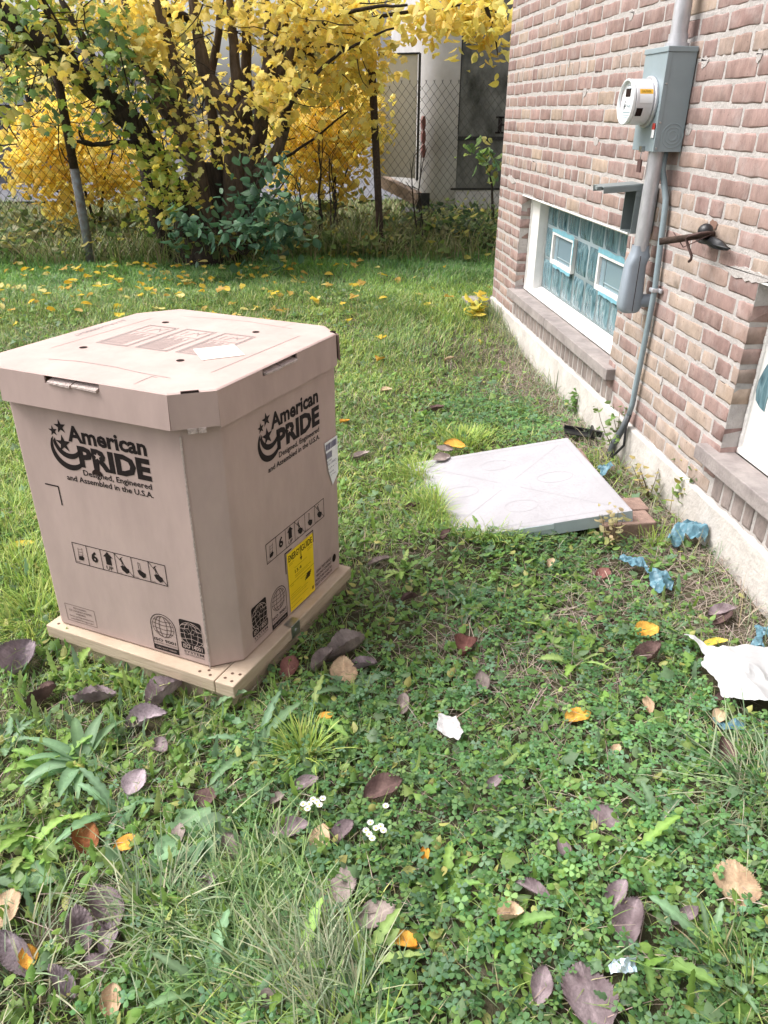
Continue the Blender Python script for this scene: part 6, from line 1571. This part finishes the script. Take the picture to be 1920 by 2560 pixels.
def blades(x, y, h, w, lean, seed=0, segs=3, z0=0.0, leandir=None):
    N = len(x); r = np.random.default_rng(seed); t = np.linspace(0, 1, segs+1)[:-1]
    th = r.uniform(0, 2*pi, N); ld = th + r.uniform(-.6, .6, N) if leandir is None else leandir
    B0 = np.stack([x, y, H(x, y) - .006 + z0], -1); up = np.array([0, 0, 1.]); lv = np.stack([np.cos(ld), np.sin(ld), 0*ld], -1)
    sd = np.stack([-np.sin(ld), np.cos(ld), 0*ld], -1); tw = r.uniform(-.8, .8, N)
    out = []
    for tt in list(t) + [1.0]:
        c = B0 + up*(h*(tt - .42*lean*tt*tt))[:, None] + lv*(h*lean*tt**1.7)[:, None]
        if tt == 1.0: out.append(c[:, None])
        else:
            wv = (sd*np.cos(tw*tt)[:, None] + lv*np.sin(tw*tt)[:, None])*(w*(1 - .55*tt))[:, None]/2; out.append((c - wv)[:, None]); out.append((c + wv)[:, None])
    V = np.concatenate(out, 1); fs = [(2*i, 2*i+1, 2*i+3, 2*i+2) for i in range(segs-1)] + [(2*segs-2, 2*segs-1, 2*segs)]
    return V, fs
GA = [(.15, .27, .045), (.20, .33, .05), (.11, .22, .045), (.27, .38, .08), (.36, .36, .17), (.13, .24, .08)]; GA = [(q[0]*1.28 + .02, q[1]*1.17 + .015, q[2]*1.25 + .035) for q in GA]
GB = [(.22, .36, .05), (.30, .44, .06), (.17, .30, .05), (.36, .44, .10)]; GB = [(q[0]*1.28 + .02, q[1]*1.17 + .015, q[2]*1.25 + .035) for q in GB]
GC = [(.20, .28, .14), (.26, .34, .17), (.15, .24, .11), (.34, .38, .22)]; GC = [(q[0]*1.28 + .02, q[1]*1.17 + .015, q[2]*1.25 + .035) for q in GC]     # bluish sedge
def dens(px, py, r, amp): P_ = D(px, py); return lambda x, y: amp*np.exp(-((x-P_[0])**2 + (y-P_[1])**2)/r**2)
# lawn beyond y=2.7
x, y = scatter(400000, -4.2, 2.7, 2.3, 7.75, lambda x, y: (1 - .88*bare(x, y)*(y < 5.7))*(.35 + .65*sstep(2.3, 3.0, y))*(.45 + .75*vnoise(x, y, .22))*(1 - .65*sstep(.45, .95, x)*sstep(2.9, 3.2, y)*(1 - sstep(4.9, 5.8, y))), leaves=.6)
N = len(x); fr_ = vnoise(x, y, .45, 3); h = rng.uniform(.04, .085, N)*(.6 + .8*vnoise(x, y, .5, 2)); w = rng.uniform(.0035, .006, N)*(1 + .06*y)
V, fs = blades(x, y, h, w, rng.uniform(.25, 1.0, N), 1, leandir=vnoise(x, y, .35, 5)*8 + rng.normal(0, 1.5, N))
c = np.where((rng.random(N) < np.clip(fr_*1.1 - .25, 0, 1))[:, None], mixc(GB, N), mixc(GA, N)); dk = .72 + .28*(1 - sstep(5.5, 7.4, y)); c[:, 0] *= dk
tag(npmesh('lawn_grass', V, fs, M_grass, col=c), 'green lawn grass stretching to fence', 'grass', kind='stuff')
# near grass
def near_p(x, y): return (1 - .9*bare(x, y))*(.20 + .5*vnoise(x, y, .12, 7)**2 + .55*sstep(.2, -.25, x)*(vnoise(x, y, .2, 3)))
x, y = scatter(64000, -1.4, 1.42, .55, 2.7, near_p, leaves=.7); N = len(x)
h = rng.uniform(.035, .085, N); V, fs = blades(x, y, h, rng.uniform(.0018, .0036, N), rng.uniform(.3, 1.2, N), 2)
tag(npmesh('foreground_grass', V, fs, M_grass, col=mixc(GA + GC[:1], N)), 'thin grass between weeds in the foreground', 'grass', kind='stuff')
# tufts of long grass
GS = [(.20, .32, .13), (.27, .39, .15), (.16, .27, .11), (.36, .42, .22)]
tuf = [(330, 1478, .05, 70, .08, GB, .6), (400, 1502, .05, 90, .08, GB, .6), (200, 1425, .06, 90, .08, GB, .6), (620, 1400, .05, 60, .08, GB, .7), (540, 1990, .13, 260, .13, GS, .9), (620, 2080, .15, 300, .12, GS, .9), (460, 2110, .13, 200, .12, GS, .9), (560, 1910, .10, 130, .13, GS, .8), (560, 2030, .20, 420, .09, GA, .9), (640, 2150, .16, 260, .10, GB, .9), (700, 2130, .10, 450, .14, GC, .5), (350, 1990, .08, 200, .14, GC, .6), (1650, 1720, .12, 240, .15, GC, .9), (660, 1640, .035, 200, .12, GB, .5), (1050, 1150, .12, 900, .12, GB, .6), (950, 1110, .10, 550, .11, GB, .6), (905, 1030, .10, 420, .10, GB, .6), (1120, 1130, .07, 300, .11, GB, .7), (985, 1105, .07, 420, .10, GB, .6), (1040, 1135, .08, 420, .10, GB, .6), (930, 1040, .06, 260, .10, GB, .6), (1420, 1180, .04, 80, .10, GB, .4),
 (80, 1340, .16, 900, .12, GB, .6), (60, 1240, .16, 800, .12, GB, .6), (30, 1120, .2, 700, .12, GB, .6), (290, 1475, .10, 260, .08, GB, .6), (60, 2120, .08, 160, .13, GC, .6), (1620, 2160, .08, 220, .12, GA, .5), (1300, 2000, .07, 60, .10, GA, .5), (1130, 740, .10, 240, .20, GC, .5), (1180, 800, .07, 160, .20, GC, .5), (1210, 850, .06, 90, .16, GC, .5), (1080, 690, .12, 220, .18, GC, .5), (620, 1540, .07, 160, .07, GA, .7), (700, 1560, .10, 240, .06, GA, .8), (1000, 960, .12, 500, .10, GB, .5)]
Vs = []; Cs = []
for i, (px, py, r_, n_, hh, cols, ln) in enumerate(tuf):
    P_ = D(px, py); x = rng.normal(P_[0], r_*.55, n_); y = rng.normal(P_[1], r_*.55, n_); k = free(x, y, .7); x, y = x[k], y[k]; N = len(x)
    if not N: continue
    ldr = (np.arctan2(y - P_[1], x - P_[0]) + rng.normal(0, .7, N)) if i > 10 or i < 4 else np.full(N, 2.2) + rng.normal(0, .9, N)
    V, fs = blades(x, y, hh*rng.uniform(.55, 1.15, N), rng.uniform(.0024, .0052, N)*(1 + .5*(py < 1000)), rng.uniform(.2, 1.3, N)*ln*1.5, 50 + i, segs=4, leandir=ldr); Vs.append(V); Cs.append(mixc(cols, N))
tag(npmesh('long_grass', np.concatenate(Vs), fs, M_grass, col=np.concatenate(Cs)), 'tufts of long thin grass', 'grass', kind='stuff')
# tall rough growth along and beyond the fence
x, y = scatter(75000, -7.5, 3.2, 7.25, 12.4, lambda x, y: (.9*sstep(7.2, 7.5, y))*(.3 + .9*vnoise(x, y, .4, 2))*(1 - .55*sstep(9.5, 12, y)), leaves=0, m=.2); N = len(x)
h = rng.uniform(.12, .42, N)*(.5 + .9*vnoise(x, y, .8, 1))*(1 - .35*sstep(8.6, 11, y)); V, fs = blades(x, y, h, rng.uniform(.006, .012, N)*(1 + .1*(y - 7)), rng.uniform(.2, 1.1, N), 5)
GD = [(.17, .24, .07), (.24, .30, .10), (.12, .18, .055), (.34, .32, .17), (.30, .25, .15)]
tag(npmesh('rough_grass', V, fs, M_grass, col=mixc(GD, N)), 'rough uncut grass along and behind the fence', 'grass', kind='stuff')
x, y = scatter(6200, -6, 3.2, 7.3, 9.4, lambda x, y: .35 + .65*(vnoise(x, y, .5, 4) > .5), leaves=0, m=.2); N = len(x)
Pq = np.stack([x, y, H(x, y) + rng.uniform(.03, .42, N)*(.4 + .8*vnoise(x, y, .6, 8))], -1)
tag(npmesh('undergrowth', inst(OVAL, Pq, rot_frames(N, .7), rng.uniform(.05, .11, N)), OVAL_F, M_leafy, col=mixc([(.12, .20, .06), (.18, .26, .07), (.10, .15, .05), (.40, .36, .08), (.22, .22, .09)], N)), 'low leafy undergrowth along the fence', 'undergrowth', kind='stuff')
# clover
q_ = [(0, 0), (-.30, .38), (-.36, .72), (-.20, .97), (0, .90)]
TR = []
for a in (0, 2.1, -2.1):
    base = [(x, y, abs(x)*.22) for x, y in q_] + [(-x, y, abs(x)*.22) for x, y in q_[1:4]]
    c, s = cos(a), sin(a); TR += [(c*x - s*y, s*x + c*y, z + .05*y) for x, y, z in base]
TRF = []
for k in range(3): b = 8*k; TRF += [(b, b+1, b+2, b+3, b+4), (b, b+4, b+7, b+6, b+5)]
pt = len(TR); TR += [(-.02, 0, 0), (.02, 0, 0), (.25, -.3, -2.2)]; TRF.append((pt, pt+1, pt+2))
cp = [dens(1150, 1900, .55, 1.2), dens(900, 1780, .35, .8), dens(1450, 1650, .35, .9), dens(1100, 2150, .45, 1.3), dens(1500, 2130, .5, 1.4), dens(1150, 1560, .25, .7), dens(1330, 1480, .25, .6), dens(1180, 1180, .22, .9), dens(1330, 1330, .2, .5), dens(1100, 1330, .22, .5), dens(1000, 2000, .3, .9), dens(720, 2080, .2, .25), dens(400, 1900, .12, .7), dens(1250, 1200, .2, .6), dens(1090, 890, .3, .8), dens(1180, 930, .25, .8), dens(1010, 900, .3, .5), dens(780, 1650, .3, .5), dens(820, 2150, .3, .7)]
def clp(x, y): return np.clip(sum(f(x, y) for f in cp), 0, 1.2)*(1 - .55*np.clip(bare(x, y), 0, 1))*(.45 + .75*vnoise(x, y, .10, 9))
x, y = scatter(46000, -1.0, 1.42, .5, 4.6, clp, leaves=.85); N = len(x)
hz = rng.uniform(.012, .052, N); Pq = np.stack([x, y, H(x, y) + hz], -1)
S = rng.uniform(.0085, .0168, N); Fm = rot_frames(N, .42)
cvar = (.72 + .62*vnoise(x, y, .22, 30))[:, None]
tag(npmesh('clover', inst(TR, Pq, Fm, S), TRF, M_leafy, col=cvar*mixc([(.125, .27, .095), (.17, .33, .12), (.10, .22, .08), (.24, .40, .13), (.18, .32, .18)], N, jit=.15)), 'carpet of green clover in the foreground', 'clover', kind='stuff')
# small mixed leaves everywhere
x, y = scatter(56000, -2.4, 1.42, .55, 4.4, lambda x, y: (1 - .72*bare(x, y))*(.25 + .75*vnoise(x, y, .09, 12))*(.35 + .65*(1 - sstep(2.4, 3.4, y))), leaves=.85); N = len(x)
Pq = np.stack([x, y, H(x, y) + rng.uniform(.002, .042, N)], -1)
cvar = (.75 + .6*vnoise(x, y, .2, 33))[:, None]
tag(npmesh('small_weeds', inst(OVAL, Pq, rot_frames(N, .6), rng.uniform(.010, .034, N)), OVAL_F, M_leafy, col=cvar*mixc([(.15, .28, .07), (.21, .35, .08), (.27, .40, .11), (.19, .29, .14), (.42, .42, .14)], N, w=[.3, .3, .17, .15, .08])), 'small weed leaves covering the yard', 'weeds', kind='stuff')
# ragged crinkled weed leaves
x, y = scatter(9000, -2.6, 1.42, .6, 6.2, lambda x, y: (1 - .85*bare(x, y))*vnoise(x, y, .25, 15), leaves=.9); N = len(x)
Pq = np.stack([x, y, H(x, y) + rng.uniform(.008, .045, N)], -1)
tag(npmesh('ragged_weeds', inst(LOBED, Pq, rot_frames(N, .55), rng.uniform(.018, .045, N)), LOBED_F, M_leafy, col=mixc([(.14, .26, .06), (.20, .33, .07), (.17, .27, .14), (.25, .36, .10)], N)), 'ragged little weeds between the clover', 'weeds', kind='stuff')
# jagged leaves scattered between the rosettes
u, w_ = weed_leaf('jag', 1, .28, 13); TJ = np.stack([np.stack([-w_, u, w_*.4 - .35*u*u + .55*u*0], -1), np.stack([0*w_, u, -.35*u*u], -1), np.stack([w_, u, w_*.4 - .35*u*u], -1)], 1).reshape(-1, 3)
TJF = [(3*i, 3*i+3, 3*i+4, 3*i+1) for i in range(12)] + [(3*i+1, 3*i+4, 3*i+5, 3*i+2) for i in range(12)]
x, y = scatter(5200, -1.4, 1.3, .6, 2.6, lambda x, y: (1 - .8*bare(x, y))*(.12 + .88*sstep(.25, -.35, x))*(.3 + .7*vnoise(x, y, .14, 21)), leaves=.9); N = len(x)
tag(npmesh('jagged_weeds', inst(TJ, np.stack([x, y, H(x, y) + .004], -1), rot_frames(N, .5, rng, droop=(.2, 1.2)), rng.uniform(.04, .095, N)), TJF, M_leafy, col=mixc(GR1 + GR2, N), smooth=True), 'loose jagged weed leaves between the plants', 'weeds', kind='stuff')
# dry thatch, on bare soil mostly
def thp(x, y): return np.clip(.13 + 1.0*bare(x, y), 0, 1)
x, y = scatter(60000, -2.0, 1.43, .6, 5.4, thp, leaves=0); N = len(x)
V, fs = blades(x, y, rng.uniform(.03, .10, N), rng.uniform(.0012, .0028, N), rng.uniform(1.6, 2.3, N), 9, z0=.012)
tag(npmesh('dry_thatch', V, fs, M_thatch, col=mixc([(.40, .325, .27), (.31, .245, .21), (.48, .40, .33), (.23, .175, .155)], N)), 'dry dead grass stems on the soil', 'thatch', kind='stuff')
# weeds leaning on the wall
x = rng.uniform(1.30, 1.415, 700); y = rng.uniform(1.5, 5.6, 700); k = free(x, y); x, y = x[k], y[k]; N = len(x)
V, fs = blades(x, y, rng.uniform(.05, .17, N), rng.uniform(.002, .004, N), rng.uniform(.2, 1.0, N), 12)
tag(npmesh('wall_grass', V, fs, M_grass, col=mixc(GC + [(.35, .30, .18)], N)), 'thin grass growing along the foot of the foundation', 'grass', kind='stuff')
